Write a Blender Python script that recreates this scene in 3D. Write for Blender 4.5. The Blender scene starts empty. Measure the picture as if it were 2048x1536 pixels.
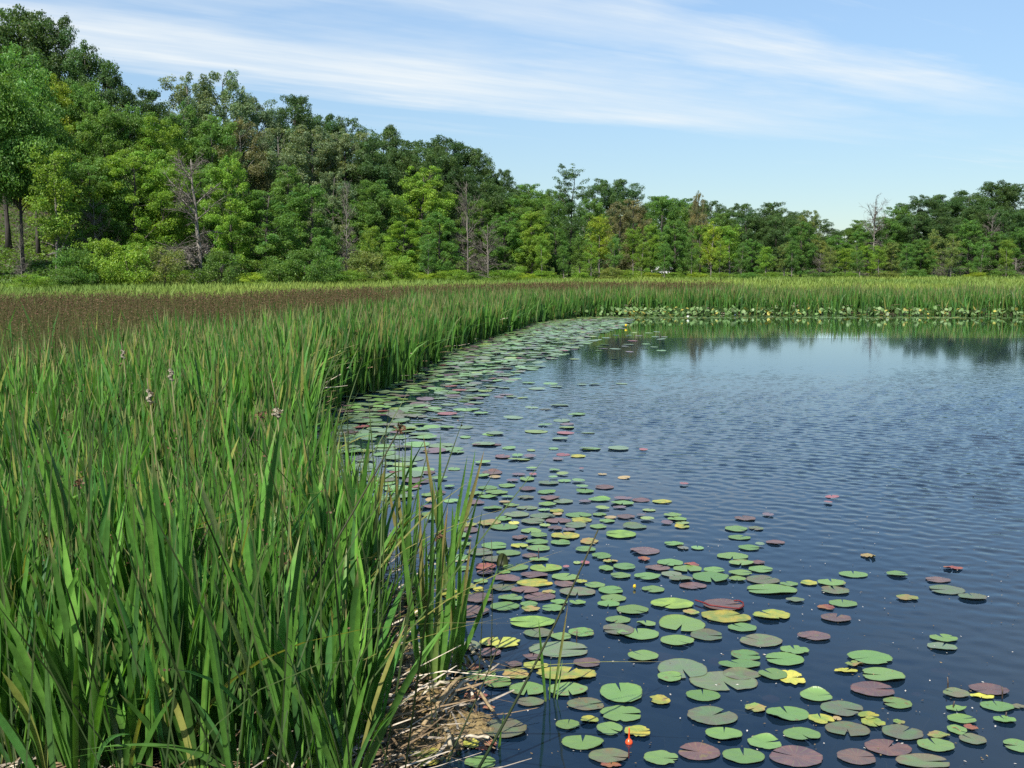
import bpy, math, random
import numpy as np

# ------------------------------------------------------------------ camera, sky, sun, exposure
scene = bpy.context.scene
COL = scene.collection
F = 2000.0            # focal length in photograph pixels (2048 wide)
HC = 1.80             # eye height above the water
HORIZON = 537.0
PITCH = math.atan((768 - HORIZON) / F)
cam_data = bpy.data.cameras.new("camera")
cam_data.sensor_width = 36.0
cam_data.lens = 36.0 * F / 2048.0
cam_data.clip_start = 0.05
cam_data.clip_end = 6000
cam = bpy.data.objects.new("camera", cam_data)
COL.objects.link(cam)
cam.location = (0, 0, HC)
cam.rotation_euler = (math.pi / 2 - PITCH, 0, 0)
scene.camera = cam

SUN_EL, SUN_AZ = 50.0, 208.0      # elevation; azimuth clockwise from +Y (view direction)
world = bpy.data.worlds.new("World")
scene.world = world
world.use_nodes = True
wn, wl = world.node_tree.nodes, world.node_tree.links
wn.clear()
w_out = wn.new("ShaderNodeOutputWorld")
w_bg = wn.new("ShaderNodeBackground")
sky = wn.new("ShaderNodeTexSky")
sky.sky_type = 'NISHITA'
sky.sun_disc = False
sky.sun_elevation = math.radians(SUN_EL)
sky.sun_rotation = math.radians(SUN_AZ)
sky.air_density = 1.0
sky.dust_density = 0.15
sky.ozone_density = 1.6
SKY_STRENGTH = 0.094
CLOUD_BRIGHT = 5.7


def _m(op, a, b=None, c=None, tree=None, clamp=False):
    nt = tree or world.node_tree
    n = nt.nodes.new("ShaderNodeMath")
    n.operation = op
    n.use_clamp = clamp
    for i, v in enumerate((a, b, c)):
        if v is None:
            continue
        if isinstance(v, (int, float)):
            n.inputs[i].default_value = v
        else:
            nt.links.new(v, n.inputs[i])
    return n.outputs[0]


def _maprange(v, a, b, c, d, tree=None, smooth=True):
    nt = tree or world.node_tree
    n = nt.nodes.new("ShaderNodeMapRange")
    n.interpolation_type = 'SMOOTHSTEP' if smooth else 'LINEAR'
    nt.links.new(v, n.inputs[0])
    for i, q in enumerate((a, b, c, d)):
        n.inputs[1 + i].default_value = q
    return n.outputs[0]


# cirrus on a real layer: the view direction meets a flat sheet high above; long streaks lie in it
tc = wn.new("ShaderNodeTexCoord")
sep = wn.new("ShaderNodeSeparateXYZ")
wl.new(tc.outputs["Generated"], sep.inputs[0])
zc = _m('MAXIMUM', sep.outputs[2], 0.02)
lx = _m('DIVIDE', sep.outputs[0], zc)
ly = _m('DIVIDE', sep.outputs[1], zc)
CA, SA = 0.81, 0.586
along = _m('ADD', _m('MULTIPLY', lx, CA), _m('MULTIPLY', ly, SA))
across = _m('SUBTRACT', _m('MULTIPLY', ly, CA), _m('MULTIPLY', lx, SA))


def wnoise(sa, sc, off, detail, rough):
    comb = wn.new("ShaderNodeCombineXYZ")
    wl.new(_m('MULTIPLY', along, sa), comb.inputs[0])
    wl.new(_m('MULTIPLY', across, sc), comb.inputs[1])
    comb.inputs[2].default_value = off
    n = wn.new("ShaderNodeTexNoise")
    n.inputs["Scale"].default_value = 1.0
    n.inputs["Detail"].default_value = detail
    n.inputs["Roughness"].default_value = rough
    wl.new(comb.outputs[0], n.inputs["Vector"])
    return n.outputs["Fac"]


warp = _m('MULTIPLY', _m('SUBTRACT', wnoise(0.45, 0.7, 3.1, 5, 0.6), 0.5), 2.0)
ac = _m('ADD', across, warp)


def band(center, half_in, half_out):
    d = _m('ABSOLUTE', _m('SUBTRACT', ac, center))
    return _maprange(d, half_in, half_out, 1.0, 0.0)


b1 = _m('MULTIPLY', band(3.35, 0.0, 0.85), 0.72)
b2 = band(4.62, 0.0, 1.15)
b3 = _m('MULTIPLY', band(6.6, 0.1, 0.9), 0.25)
b4 = _m('MULTIPLY', band(1.0, 0.1, 0.9), 0.7)
bands = _m('MAXIMUM', _m('MAXIMUM', b1, b2), _m('MAXIMUM', b3, b4))
bands = _m('MULTIPLY', bands, _maprange(along, 4.6, 8.2, 1.0, 0.18))
fibre = wnoise(0.55, 3.2, 7.7, 7, 0.62)
big = wnoise(0.22, 0.4, 1.3, 2, 0.5)
cl = _m('MULTIPLY', bands, _maprange(fibre, 0.22, 0.70, 0.55, 0.96))
thin = _m('MULTIPLY', _maprange(fibre, 0.42, 0.78, 0.0, 0.5), _maprange(big, 0.38, 0.62, 0.15, 1.0))
cl = _m('ADD', _m('MULTIPLY', cl, _maprange(big, 0.3, 0.6, 0.62, 0.98)), _m('MULTIPLY', thin, 0.55), clamp=True)
lowveil = _maprange(sep.outputs[2], 0.0, 0.18, 0.16, 0.12)
cl = _m('MAXIMUM', cl, lowveil)
high = _maprange(sep.outputs[2], 0.30, 0.55, 1.0, 0.25)
cl = _m('MULTIPLY', cl, high)
mix = wn.new("ShaderNodeMix")
mix.data_type = 'RGBA'
wl.new(cl, mix.inputs["Factor"])
skyt = wn.new("ShaderNodeMix")
skyt.data_type = 'RGBA'
skyt.blend_type = 'MULTIPLY'
skyt.inputs["Factor"].default_value = 1.0
wl.new(sky.outputs[0], skyt.inputs["A"])
skyt.inputs["B"].default_value = (0.86, 0.985, 1.045, 1)      # clear midsummer air is a touch more cyan than the model
skyd = wn.new("ShaderNodeVectorMath")
skyd.operation = 'SCALE'
wl.new(skyt.outputs["Result"], skyd.inputs[0])
wl.new(_maprange(sep.outputs[2], 0.0, 0.30, 0.60, 1.0), skyd.inputs["Scale"])
wl.new(skyd.outputs[0], mix.inputs["A"])
mix.inputs["B"].default_value = (CLOUD_BRIGHT * 0.95, CLOUD_BRIGHT * 1.02, CLOUD_BRIGHT * 1.06, 1)
wl.new(mix.outputs["Result"], w_bg.inputs["Color"])
w_bg.inputs["Strength"].default_value = SKY_STRENGTH
wl.new(w_bg.outputs[0], w_out.inputs[0])

sun_data = bpy.data.lights.new("sun", 'SUN')
sun_data.energy = 4.7
sun_data.angle = math.radians(0.5)
sun_data.color = (1.0, 0.955, 0.88)
sun = bpy.data.objects.new("sun", sun_data)
COL.objects.link(sun)
_el, _az = math.radians(SUN_EL), math.radians(SUN_AZ)
SUN_DIR = (math.sin(_az) * math.cos(_el), math.cos(_az) * math.cos(_el), math.sin(_el))
import mathutils
sun.rotation_euler = mathutils.Vector(SUN_DIR).to_track_quat('Z', 'Y').to_euler()
sun.location = (-20, -25, 40)

scene.view_settings.view_transform = 'Standard'
scene.view_settings.look = 'None'
scene.view_settings.exposure = 0.78
scene.view_settings.gamma = 1.0
cy = scene.cycles
cy.max_bounces = 7
cy.diffuse_bounces = 3
cy.glossy_bounces = 3
cy.transmission_bounces = 4
cy.transparent_max_bounces = 10
cy.use_denoising = False
cy.caustics_reflective = False
cy.caustics_refractive = False

# ------------------------------------------------------------------ helpers
rng = np.random.default_rng(11)
random.seed(5)
CP, SP = math.cos(PITCH), math.sin(PITCH)


def ground(px, py, z=0.0):
    """Where the sight line through photograph pixel (px, py) meets the level z."""
    h, v = (px - 1024) / F, (768 - py) / F
    dy, dz = CP + v * SP, -SP + v * CP
    s = (z - HC) / dz
    return h * s, dy * s


def at_depth(px, py, d):
    """The point on the sight line at forward distance d."""
    h, v = (px - 1024) / F, (768 - py) / F
    s = d / (CP + v * SP)
    return np.array([h * s, d, HC + (-SP + v * CP) * s])


def lerp_list(x, xs, ys):
    return np.interp(x, xs, ys)


def build_mesh(name, verts, faces, cols=None, smooth=False):
    """faces: list of int arrays (n,k), any mix of k."""
    verts = np.ascontiguousarray(verts, dtype=np.float32)
    me = bpy.data.meshes.new(name)
    me.vertices.add(len(verts))
    me.vertices.foreach_set("co", verts.ravel())
    faces = [np.asarray(f, dtype=np.int32) for f in faces if len(f)]
    loops = np.concatenate([f.ravel() for f in faces])
    sizes = np.concatenate([np.full(len(f), f.shape[1], np.int32) for f in faces])
    starts = np.concatenate([[0], np.cumsum(sizes)[:-1]]).astype(np.int32)
    me.loops.add(len(loops))
    me.loops.foreach_set("vertex_index", loops)
    me.polygons.add(len(sizes))
    me.polygons.foreach_set("loop_start", starts)
    if smooth:
        me.polygons.foreach_set("use_smooth", np.ones(len(sizes), dtype=bool))
    me.update(calc_edges=True)
    if cols is not None:
        a = me.attributes.new("tint", 'FLOAT_COLOR', 'POINT')
        c4 = np.ones((len(verts), 4), np.float32)
        c4[:, :3] = cols
        a.data.foreach_set("color", c4.ravel())
    return me


def link(name, me, mat=None, parent=None):
    o = bpy.data.objects.new(name, me)
    COL.objects.link(o)
    if mat is not None and me is not None and not me.materials:
        me.materials.append(mat)
    if parent is not None:
        o.parent = parent
    return o


def tag(o, label=None, cat=None, group=None, kind=None):
    if label:
        o["label"] = label
    if cat:
        o["category"] = cat
    if group:
        o["group"] = group
    if kind:
        o["kind"] = kind
    return o


ORD = ("first second third fourth fifth sixth seventh eighth ninth tenth eleventh twelfth thirteenth fourteenth fifteenth "
       "sixteenth seventeenth eighteenth nineteenth twentieth").split()


def ordinal(k):
    if k <= 20:
        return ORD[k - 1]
    suf = {1: "st", 2: "nd", 3: "rd"}.get(k % 10 if k % 100 not in (11, 12, 13) else 0, "th")
    return f"{k}{suf}"


class Geo:
    """Collects pieces of one mesh."""

    def __init__(self):
        self.v, self.f, self.c, self.n = [], [], [], 0

    def add(self, v, faces, c):
        v = np.asarray(v, np.float32).reshape(-1, 3)
        for f in faces:
            self.f.append(np.asarray(f, np.int32) + self.n)
        self.v.append(v)
        c = np.asarray(c, np.float32)
        self.c.append(np.broadcast_to(c, v.shape) if c.ndim == 1 else c.reshape(-1, 3))
        self.n += len(v)

    def mesh(self, name, smooth=False):
        return build_mesh(name, np.concatenate(self.v), self.f, np.concatenate(self.c), smooth)

    def tube(self, pts, radii, sides=6, col=(1, 1, 1), cap=True):
        pts = np.asarray(pts, float)
        n = len(pts)
        tan = np.gradient(pts, axis=0)
        tan /= np.linalg.norm(tan, axis=1, keepdims=True) + 1e-9
        ref = np.array([0.0, 0, 1]) if abs(tan[0][2]) < 0.8 else np.array([1.0, 0, 0])
        a = np.linspace(0, 2 * math.pi, sides, endpoint=False)
        rings = []
        for i in range(n):
            u = np.cross(tan[i], ref)
            u /= np.linalg.norm(u) + 1e-9
            w = np.cross(tan[i], u)
            rings.append(pts[i] + radii[i] * (np.cos(a)[:, None] * u + np.sin(a)[:, None] * w))
        v = np.concatenate(rings)
        i0 = (np.arange(n - 1)[:, None] * sides + np.arange(sides)[None]).ravel()
        i1 = (np.arange(n - 1)[:, None] * sides + (np.arange(sides)[None] + 1) % sides).ravel()
        q = np.stack([i0, i1, i1 + sides, i0 + sides], 1)
        fs = [q]
        if cap:
            fs.append(np.array([[(n - 1) * sides + k for k in range(sides)]]))
            fs.append(np.array([[sides - 1 - k for k in range(sides)]]))
        c = np.asarray(col, float)
        if c.ndim == 2:
            c = np.repeat(c, sides, axis=0)
        self.add(v, fs, c)


# ------------------------------------------------------------------ materials
def new_mat(name):
    m = bpy.data.materials.new(name)
    m.use_nodes = True
    nt = m.node_tree
    nt.nodes.clear()
    out = nt.nodes.new("ShaderNodeOutputMaterial")
    return m, nt, out


def leaf_material(name, transl=0.3, rough=0.5, spec=0.35, use_obj_color=True, noise=0.0, nscale=20.0, coat=0.0):
    m, nt, out = new_mat(name)
    at = nt.nodes.new("ShaderNodeAttribute")
    at.attribute_name = "tint"
    colr = at.outputs["Color"]
    if use_obj_color:
        oi = nt.nodes.new("ShaderNodeObjectInfo")
        mx = nt.nodes.new("ShaderNodeMix")
        mx.data_type = 'RGBA'
        mx.blend_type = 'MULTIPLY'
        mx.inputs["Factor"].default_value = 1.0
        nt.links.new(colr, mx.inputs["A"])
        nt.links.new(oi.outputs["Color"], mx.inputs["B"])
        colr = mx.outputs["Result"]
    if noise > 0:
        geo = nt.nodes.new("ShaderNodeNewGeometry")
        nz = nt.nodes.new("ShaderNodeTexNoise")
        nz.inputs["Scale"].default_value = nscale
        nz.inputs["Detail"].default_value = 3
        nt.links.new(geo.outputs["Position"], nz.inputs["Vector"])
        val = _maprange(nz.outputs["Fac"], 0.25, 0.75, 1 - noise, 1 + noise, tree=nt)
        mx2 = nt.nodes.new("ShaderNodeVectorMath")
        mx2.operation = 'SCALE'
        nt.links.new(colr, mx2.inputs[0])
        nt.links.new(val, mx2.inputs["Scale"])
        colr = mx2.outputs[0]
    pr = nt.nodes.new("ShaderNodeBsdfPrincipled")
    nt.links.new(colr, pr.inputs["Base Color"])
    pr.inputs["Roughness"].default_value = rough
    pr.inputs["Specular IOR Level"].default_value = spec
    res = pr.outputs[0]
    if transl > 0:
        tr = nt.nodes.new("ShaderNodeBsdfTranslucent")
        warm = nt.nodes.new("ShaderNodeMix")
        warm.data_type = 'RGBA'
        warm.blend_type = 'MULTIPLY'
        warm.inputs["Factor"].default_value = 1.0
        nt.links.new(colr, warm.inputs["A"])
        warm.inputs["B"].default_value = (1.5, 1.58, 0.58, 1)
        nt.links.new(warm.outputs["Result"], tr.inputs["Color"])
        ms = nt.nodes.new("ShaderNodeMixShader")
        ms.inputs[0].default_value = transl
        nt.links.new(pr.outputs[0], ms.inputs[1])
        nt.links.new(tr.outputs[0], ms.inputs[2])
        res = ms.outputs[0]
    nt.links.new(res, out.inputs[0])
    return m


M_TREE = leaf_material("tree_foliage", 0.38, 0.5, 0.30)
M_BLADE = leaf_material("reed_blade", 0.34, 0.45, 0.26, noise=0.18, nscale=30)
M_RUSH = leaf_material("rush_stem", 0.12, 0.6, 0.25)
M_STRAW = leaf_material("dry_straw", 0.08, 0.8, 0.2, noise=0.3, nscale=45)
M_SPATTER = leaf_material("waterside_leaf", 0.15, 0.55, 0.35)


def bark_material():
    m, nt, out = new_mat("bark")
    oi = nt.nodes.new("ShaderNodeObjectInfo")
    tcx = nt.nodes.new("ShaderNodeTexCoord")
    mp = nt.nodes.new("ShaderNodeMapping")
    mp.inputs["Scale"].default_value = (9, 9, 1.6)
    nt.links.new(tcx.outputs["Object"], mp.inputs[0])
    nz = nt.nodes.new("ShaderNodeTexNoise")
    nz.inputs["Scale"].default_value = 1.0
    nz.inputs["Detail"].default_value = 5
    nt.links.new(mp.outputs[0], nz.inputs["Vector"])
    val = _maprange(nz.outputs["Fac"], 0.3, 0.7, 0.55, 1.35, tree=nt)
    sc = nt.nodes.new("ShaderNodeVectorMath")
    sc.operation = 'SCALE'
    nt.links.new(oi.outputs["Color"], sc.inputs[0])
    nt.links.new(val, sc.inputs["Scale"])
    pr = nt.nodes.new("ShaderNodeBsdfPrincipled")
    nt.links.new(sc.outputs[0], pr.inputs["Base Color"])
    pr.inputs["Roughness"].default_value = 0.9
    bp = nt.nodes.new("ShaderNodeBump")
    bp.inputs["Strength"].default_value = 0.6
    bp.inputs["Distance"].default_value = 0.03
    nt.links.new(nz.outputs["Fac"], bp.inputs["Height"])
    nt.links.new(bp.outputs[0], pr.inputs["Normal"])
    nt.links.new(pr.outputs[0], out.inputs[0])
    return m


M_BARK = bark_material()


def simple_material(name, col, rough=0.6, spec=0.4, noise=0.0, nscale=30, col2=None):
    m, nt, out = new_mat(name)
    pr = nt.nodes.new("ShaderNodeBsdfPrincipled")
    pr.inputs["Roughness"].default_value = rough
    pr.inputs["Specular IOR Level"].default_value = spec
    if col2 is not None:
        tcx = nt.nodes.new("ShaderNodeTexCoord")
        nz = nt.nodes.new("ShaderNodeTexNoise")
        nz.inputs["Scale"].default_value = nscale
        nz.inputs["Detail"].default_value = 5
        nt.links.new(tcx.outputs["Object"], nz.inputs["Vector"])
        f = _maprange(nz.outputs["Fac"], 0.35, 0.65, 0, 1, tree=nt)
        mx = nt.nodes.new("ShaderNodeMix")
        mx.data_type = 'RGBA'
        nt.links.new(f, mx.inputs["Factor"])
        mx.inputs["A"].default_value = (*col, 1)
        mx.inputs["B"].default_value = (*col2, 1)
        nt.links.new(mx.outputs["Result"], pr.inputs["Base Color"])
    else:
        pr.inputs["Base Color"].default_value = (*col, 1)
    nt.links.new(pr.outputs[0], out.inputs[0])
    return m


# ------------------------------------------------------------------ the lie of the land
SHORE_PX = [(905, 1536), (880, 1460), (845, 1340), (846, 1240), (850, 1180), (790, 1145), (707, 1108), (655, 1037), (625, 946), (615, 864), (640, 812), (672, 790),
            (735, 778), (800, 757), (850, 722), (885, 703), (940, 681), (1010, 663), (1060, 644), (1170, 633), (1290, 628), (1500, 629),
            (1750, 629), (2048, 631), (2300, 634)]
SHORE = [(-0.30, 1.2)] + [ground(*p) for p in SHORE_PX] + [(34, 30), (40, 14), (30, 1.2)]
SHORE = np.array(SHORE)


def seg_dist(P, poly, closed=True):
    A = poly
    B = np.roll(poly, -1, axis=0) if closed else poly[1:]
    if not closed:
        A = poly[:-1]
    best = np.full(len(P), 1e9)
    for a, b in zip(A, B):
        ab = b - a
        t = np.clip(((P - a) @ ab) / (ab @ ab + 1e-12), 0, 1)
        d = np.linalg.norm(P - (a + t[:, None] * ab), axis=1)
        best = np.minimum(best, d)
    return best


def inside(P, poly):
    c = np.zeros(len(P), bool)
    j = len(poly) - 1
    for i in range(len(poly)):
        xi, yi = poly[i]
        xj, yj = poly[j]
        cond = ((yi > P[:, 1]) != (yj > P[:, 1])) & (P[:, 0] < (xj - xi) * (P[:, 1] - yi) / (yj - yi + 1e-12) + xi)
        c ^= cond
        j = i
    return c


def pond_sd(P):
    """Positive inside the pond."""
    d = seg_dist(P, SHORE)
    return np.where(inside(P, SHORE), d, -d)


EDGE_A = np.array([-0.9, -0.512, -0.262, -0.062, 0.138, 0.512, 0.9])
EDGE_D = np.array([78, 82, 96, 119, 146, 165, 170])
HILL_A = np.array([-0.9, -0.5, -0.3, -0.06, 0.05, 0.2, 0.33, 0.42, 0.52, 0.9])
HILL_F = np.array([0.24, 0.24, 0.17, 0.11, 0.06, 0.03, 0.03, 0.07, 0.10, 0.10])


def edge_dist(a):
    return np.interp(a, EDGE_A, EDGE_D)


def terrain_z(x, y):
    x, y = np.atleast_1d(np.asarray(x, float)), np.atleast_1d(np.asarray(y, float))
    yy = np.maximum(y, 1.0)
    a = np.clip(x / yy, -0.9, 0.9)
    e = np.clip(y - edge_dist(a), 0, 110)
    z = 0.05 + np.interp(a, HILL_A, HILL_F) * e
    near = (y < 60) & (y > -30) & (np.abs(x) < 60)
    if near.any():
        sd = pond_sd(np.stack([x[near], y[near]], 1))
        z[near] = np.interp(sd, [-3, -0.6, 0.0, 0.35, 1.5, 4], [0.06, 0.05, -0.01, -0.12, -0.5, -0.9])
    back = (y < 1.2)
    z[back] = np.maximum(z[back], np.clip((1.2 - y[back]) * 0.25 - 0.9 * (x[back] > -0.3), -0.9, 0.35))
    return z


def vnoise(P, s, seed):
    r = np.random.default_rng(seed)
    out = np.zeros(len(P))
    for k in range(5):
        a, ph = r.uniform(0, 6.28), r.uniform(0, 6.28, 2)
        f = s * (1.5 ** k)
        out += np.sin((P[:, 0] * math.cos(a) + P[:, 1] * math.sin(a)) * f + ph[0]) / (1.3 ** k)
    return out / 2.6


def ground_material():
    m, nt, out = new_mat("marsh_ground")
    geo = nt.nodes.new("ShaderNodeNewGeometry")
    n1 = nt.nodes.new("ShaderNodeTexNoise")
    n1.inputs["Scale"].default_value = 0.6
    n1.inputs["Detail"].default_value = 6
    nt.links.new(geo.outputs["Position"], n1.inputs["Vector"])
    n2 = nt.nodes.new("ShaderNodeTexNoise")
    n2.inputs["Scale"].default_value = 14
    n2.inputs["Detail"].default_value = 6
    nt.links.new(geo.outputs["Position"], n2.inputs["Vector"])
    mx = nt.nodes.new("ShaderNodeMix")
    mx.data_type = 'RGBA'
    nt.links.new(_maprange(n2.outputs["Fac"], 0.35, 0.65, 0, 1, tree=nt), mx.inputs["Factor"])
    mx.inputs["A"].default_value = (0.022, 0.017, 0.010, 1)
    mx.inputs["B"].default_value = (0.075, 0.055, 0.030, 1)
    mx2 = nt.nodes.new("ShaderNodeMix")
    mx2.data_type = 'RGBA'
    nt.links.new(_maprange(n1.outputs["Fac"], 0.4, 0.6, 0, 0.6, tree=nt), mx2.inputs["Factor"])
    nt.links.new(mx.outputs["Result"], mx2.inputs["A"])
    mx2.inputs["B"].default_value = (0.03, 0.04, 0.014, 1)
    pr = nt.nodes.new("ShaderNodeBsdfPrincipled")
    nt.links.new(mx2.outputs["Result"], pr.inputs["Base Color"])
    pr.inputs["Roughness"].default_value = 0.85
    bp = nt.nodes.new("ShaderNodeBump")
    bp.inputs["Strength"].default_value = 0.7
    bp.inputs["Distance"].default_value = 0.04
    nt.links.new(n2.outputs["Fac"], bp.inputs["Height"])
    nt.links.new(bp.outputs[0], pr.inputs["Normal"])
    nt.links.new(pr.outputs[0], out.inputs[0])
    return m


def make_ground():
    r = np.concatenate([np.linspace(0.3, 12, 60)[:-1], np.linspace(12, 60, 90)[:-1], np.geomspace(60, 400, 60)[:-1], np.geomspace(400, 4500, 20)])
    th = np.concatenate([np.linspace(-0.75, 0.75, 150)[:-1], np.linspace(0.75, 2 * math.pi - 0.75, 50)[:-1]])
    R, T = np.meshgrid(r, th, indexing='ij')
    X, Y = (R * np.sin(T)).ravel(), (R * np.cos(T)).ravel()
    Z = terrain_z(X, Y)
    nr, ntb = len(r), len(th)
    i = np.arange(nr - 1)[:, None] * ntb + np.arange(ntb)[None]
    j = np.arange(nr - 1)[:, None] * ntb + (np.arange(ntb)[None] + 1) % ntb
    q = np.stack([i, j, j + ntb, i + ntb], -1).reshape(-1, 4)[:, ::-1]
    V = np.stack([X, Y, Z], 1)
    V = np.concatenate([V, [[0, 0, terrain_z(0, 0)[0]]]])
    tri = np.array([[k, len(V) - 1, (k + 1) % ntb] for k in range(ntb)])
    me = build_mesh("ground", V, [q, tri], smooth=True)
    tag(link("ground", me, ground_material()), kind="structure")


def water_material():
    m, nt, out = new_mat("pond_water")
    geo = nt.nodes.new("ShaderNodeNewGeometry")
    sepp = nt.nodes.new("ShaderNodeSeparateXYZ")
    nt.links.new(geo.outputs["Position"], sepp.inputs[0])
    x, y = sepp.outputs[0], sepp.outputs[1]

    def M(op, a, b=None, c=None, clamp=False):
        return _m(op, a, b, c, tree=nt, clamp=clamp)

    def aniso(ang, s_along, s_across, off, detail=1.5, rough=0.5):
        ca, sa = math.cos(ang), math.sin(ang)
        u = M('ADD', M('MULTIPLY', x, ca * s_along), M('MULTIPLY', y, sa * s_along))
        v = M('ADD', M('MULTIPLY', x, -sa * s_across), M('MULTIPLY', y, ca * s_across))
        cb = nt.nodes.new("ShaderNodeCombineXYZ")
        nt.links.new(u, cb.inputs[0])
        nt.links.new(v, cb.inputs[1])
        cb.inputs[2].default_value = off
        n = nt.nodes.new("ShaderNodeTexNoise")
        n.inputs["Scale"].default_value = 1
        n.inputs["Detail"].default_value = detail
        n.inputs["Roughness"].default_value = rough
        nt.links.new(cb.outputs[0], n.inputs["Vector"])
        return n.outputs["Fac"]

    w1 = aniso(-0.36, 2.6, 7.0, 0.0, 2.0)
    w2 = aniso(0.1, 6.5, 9.5, 5.0, 1.5)
    patch = aniso(-0.2, 0.16, 0.35, 2.2, 2.0)
    hgt = M('ADD', M('MULTIPLY', w1, 0.5), M('MULTIPLY', w2, 0.6))
    far_calm = _maprange(y, 12.0, 21.5, 1.0, 0.05, tree=nt)
    # the leafy near corner is sheltered and lies still; the breeze roughens the open water
    open_w = M('ADD', M('MULTIPLY', x, 0.62), M('MULTIPLY', y, 0.34))
    near_calm = _maprange(open_w, 2.2, 5.2, 0.07, 1.0, tree=nt)
    pm = _maprange(patch, 0.35, 0.65, 0.55, 1.15, tree=nt)
    amp = M('MULTIPLY', M('MULTIPLY', far_calm, near_calm), pm)
    bp = nt.nodes.new("ShaderNodeBump")
    bp.inputs["Strength"].default_value = 1.0
    bp.inputs["Distance"].default_value = 0.007
    nt.links.new(M('MULTIPLY', hgt, amp), bp.inputs["Height"])
    gl = nt.nodes.new("ShaderNodeBsdfGlossy")
    gl.inputs["Roughness"].default_value = 0.045
    gl.inputs["Color"].default_value = (0.91, 0.97, 1.0, 1)
    nt.links.new(bp.outputs[0], gl.inputs["Normal"])
    fr = nt.nodes.new("ShaderNodeFresnel")
    fr.inputs["IOR"].default_value = 1.46
    nt.links.new(bp.outputs[0], fr.inputs["Normal"])
    tr = nt.nodes.new("ShaderNodeBsdfTransparent")
    tr.inputs["Color"].default_value = (0.45, 0.56, 0.58, 1)
    df = nt.nodes.new("ShaderNodeBsdfDiffuse")
    df.inputs["Color"].default_value = (0.007, 0.021, 0.044, 1)
    body = nt.nodes.new("ShaderNodeMixShader")
    body.inputs[0].default_value = 0.55
    nt.links.new(tr.outputs[0], body.inputs[1])
    nt.links.new(df.outputs[0], body.inputs[2])
    ms = nt.nodes.new("ShaderNodeMixShader")
    nt.links.new(fr.outputs[0], ms.inputs[0])
    nt.links.new(body.outputs[0], ms.inputs[1])
    nt.links.new(gl.outputs[0], ms.inputs[2])
    nt.links.new(ms.outputs[0], out.inputs[0])
    return m


def wave_amp(x, y):
    """Where the breeze roughens the pond: not among the pads, not under the far bank."""
    def ss(v, a, b):
        t = np.clip((v - a) / (b - a), 0, 1)
        return t * t * (3 - 2 * t)
    far = 1 - ss(y, 11.5, 20.5)
    near_ = 0.05 + 0.95 * ss(0.62 * x + 0.34 * y, 2.2, 5.4)
    P = np.stack([x, y], 1)
    patch = 0.85 + 0.45 * vnoise(P * [0.5, 1.0], 0.55, 51)
    return np.clip(far * near_ * patch, 0, 1.4)


def make_water():
    r = np.random.default_rng(52)
    a = np.linspace(-0.42, 0.80, 640)
    d = [1.6]
    while d[-1] < 26:
        d.append(d[-1] + np.interp(d[-1], [1.6, 4, 10, 26], [0.06, 0.022, 0.028, 0.06]))
    d = np.array(d)
    D, A = np.meshgrid(d, a, indexing='ij')
    X, Y = (D * A).ravel(), D.ravel()
    Z = np.zeros(X.size)
    for k in range(46):
        lam = np.exp(r.uniform(math.log(0.075), math.log(0.19)))
        th = math.radians(68) + r.normal(0, 0.50)          # the breeze drives the wavelets towards the far bank
        kk = 2 * math.pi / lam
        Z += 0.024 / kk * (lam / 0.15) ** 0.2 * np.sin(kk * (X * math.cos(th) + Y * math.sin(th)) + r.uniform(0, 6.28) + 0.8 * np.sin(0.9 * X * math.sin(th) - 0.9 * Y * math.cos(th) + k))
    Z *= wave_amp(X, Y)
    nd, na = len(d), len(a)
    i0 = (np.arange(nd - 1)[:, None] * na + np.arange(na - 1)[None]).ravel()
    q = np.stack([i0, i0 + 1, i0 + na + 1, i0 + na], 1)
    V = [np.stack([X, Y, Z], 1)]
    # smooth sheets carry the water on to the banks on every side of the rippled fan
    def quad(pts, base):
        V.append(np.array([[p[0], p[1], 0.0] for p in pts]))
        return np.array([[base, base + 1, base + 2, base + 3]])
    n = len(V[0])
    d0, d1, a0, a1 = d[0], d[-1], a[0], a[-1]
    fs = [q]
    for pts in ([(d1 * a0, d1), (d1 * a1, d1), (46, 46), (-14, 46)], [(d0 * a0, d0), (d1 * a0, d1), (-14, 46), (-14, -4)],
                [(d1 * a1, d1), (d0 * a1, d0), (46, -4), (46, 46)], [(d0 * a1, d0), (d0 * a0, d0), (-14, -4), (46, -4)]):
        fs.append(quad(pts, n)[:, ::-1])
        n += 4
    tag(link("water", build_mesh("water", np.concatenate(V), fs, smooth=True), water_material()), kind="structure")


make_ground()
make_water()

# ------------------------------------------------------------------ trees
TONE = {  # leaf colours
    'dk': (0.056, 0.108, 0.030), 'md': (0.090, 0.178, 0.032), 'lt': (0.145, 0.250, 0.030), 'yl': (0.205, 0.285, 0.028),
    'gy': (0.125, 0.180, 0.085), 'br': (0.150, 0.155, 0.068), 'as': (0.092, 0.190, 0.036), 'ol': (0.150, 0.200, 0.050)}
TONE_WORD = {'dk': 'dark green', 'md': 'mid green', 'lt': 'light green', 'yl': 'yellow-green', 'gy': 'silvery grey-green',
             'br': 'brownish', 'as': 'fresh green', 'ol': 'olive green'}


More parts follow.
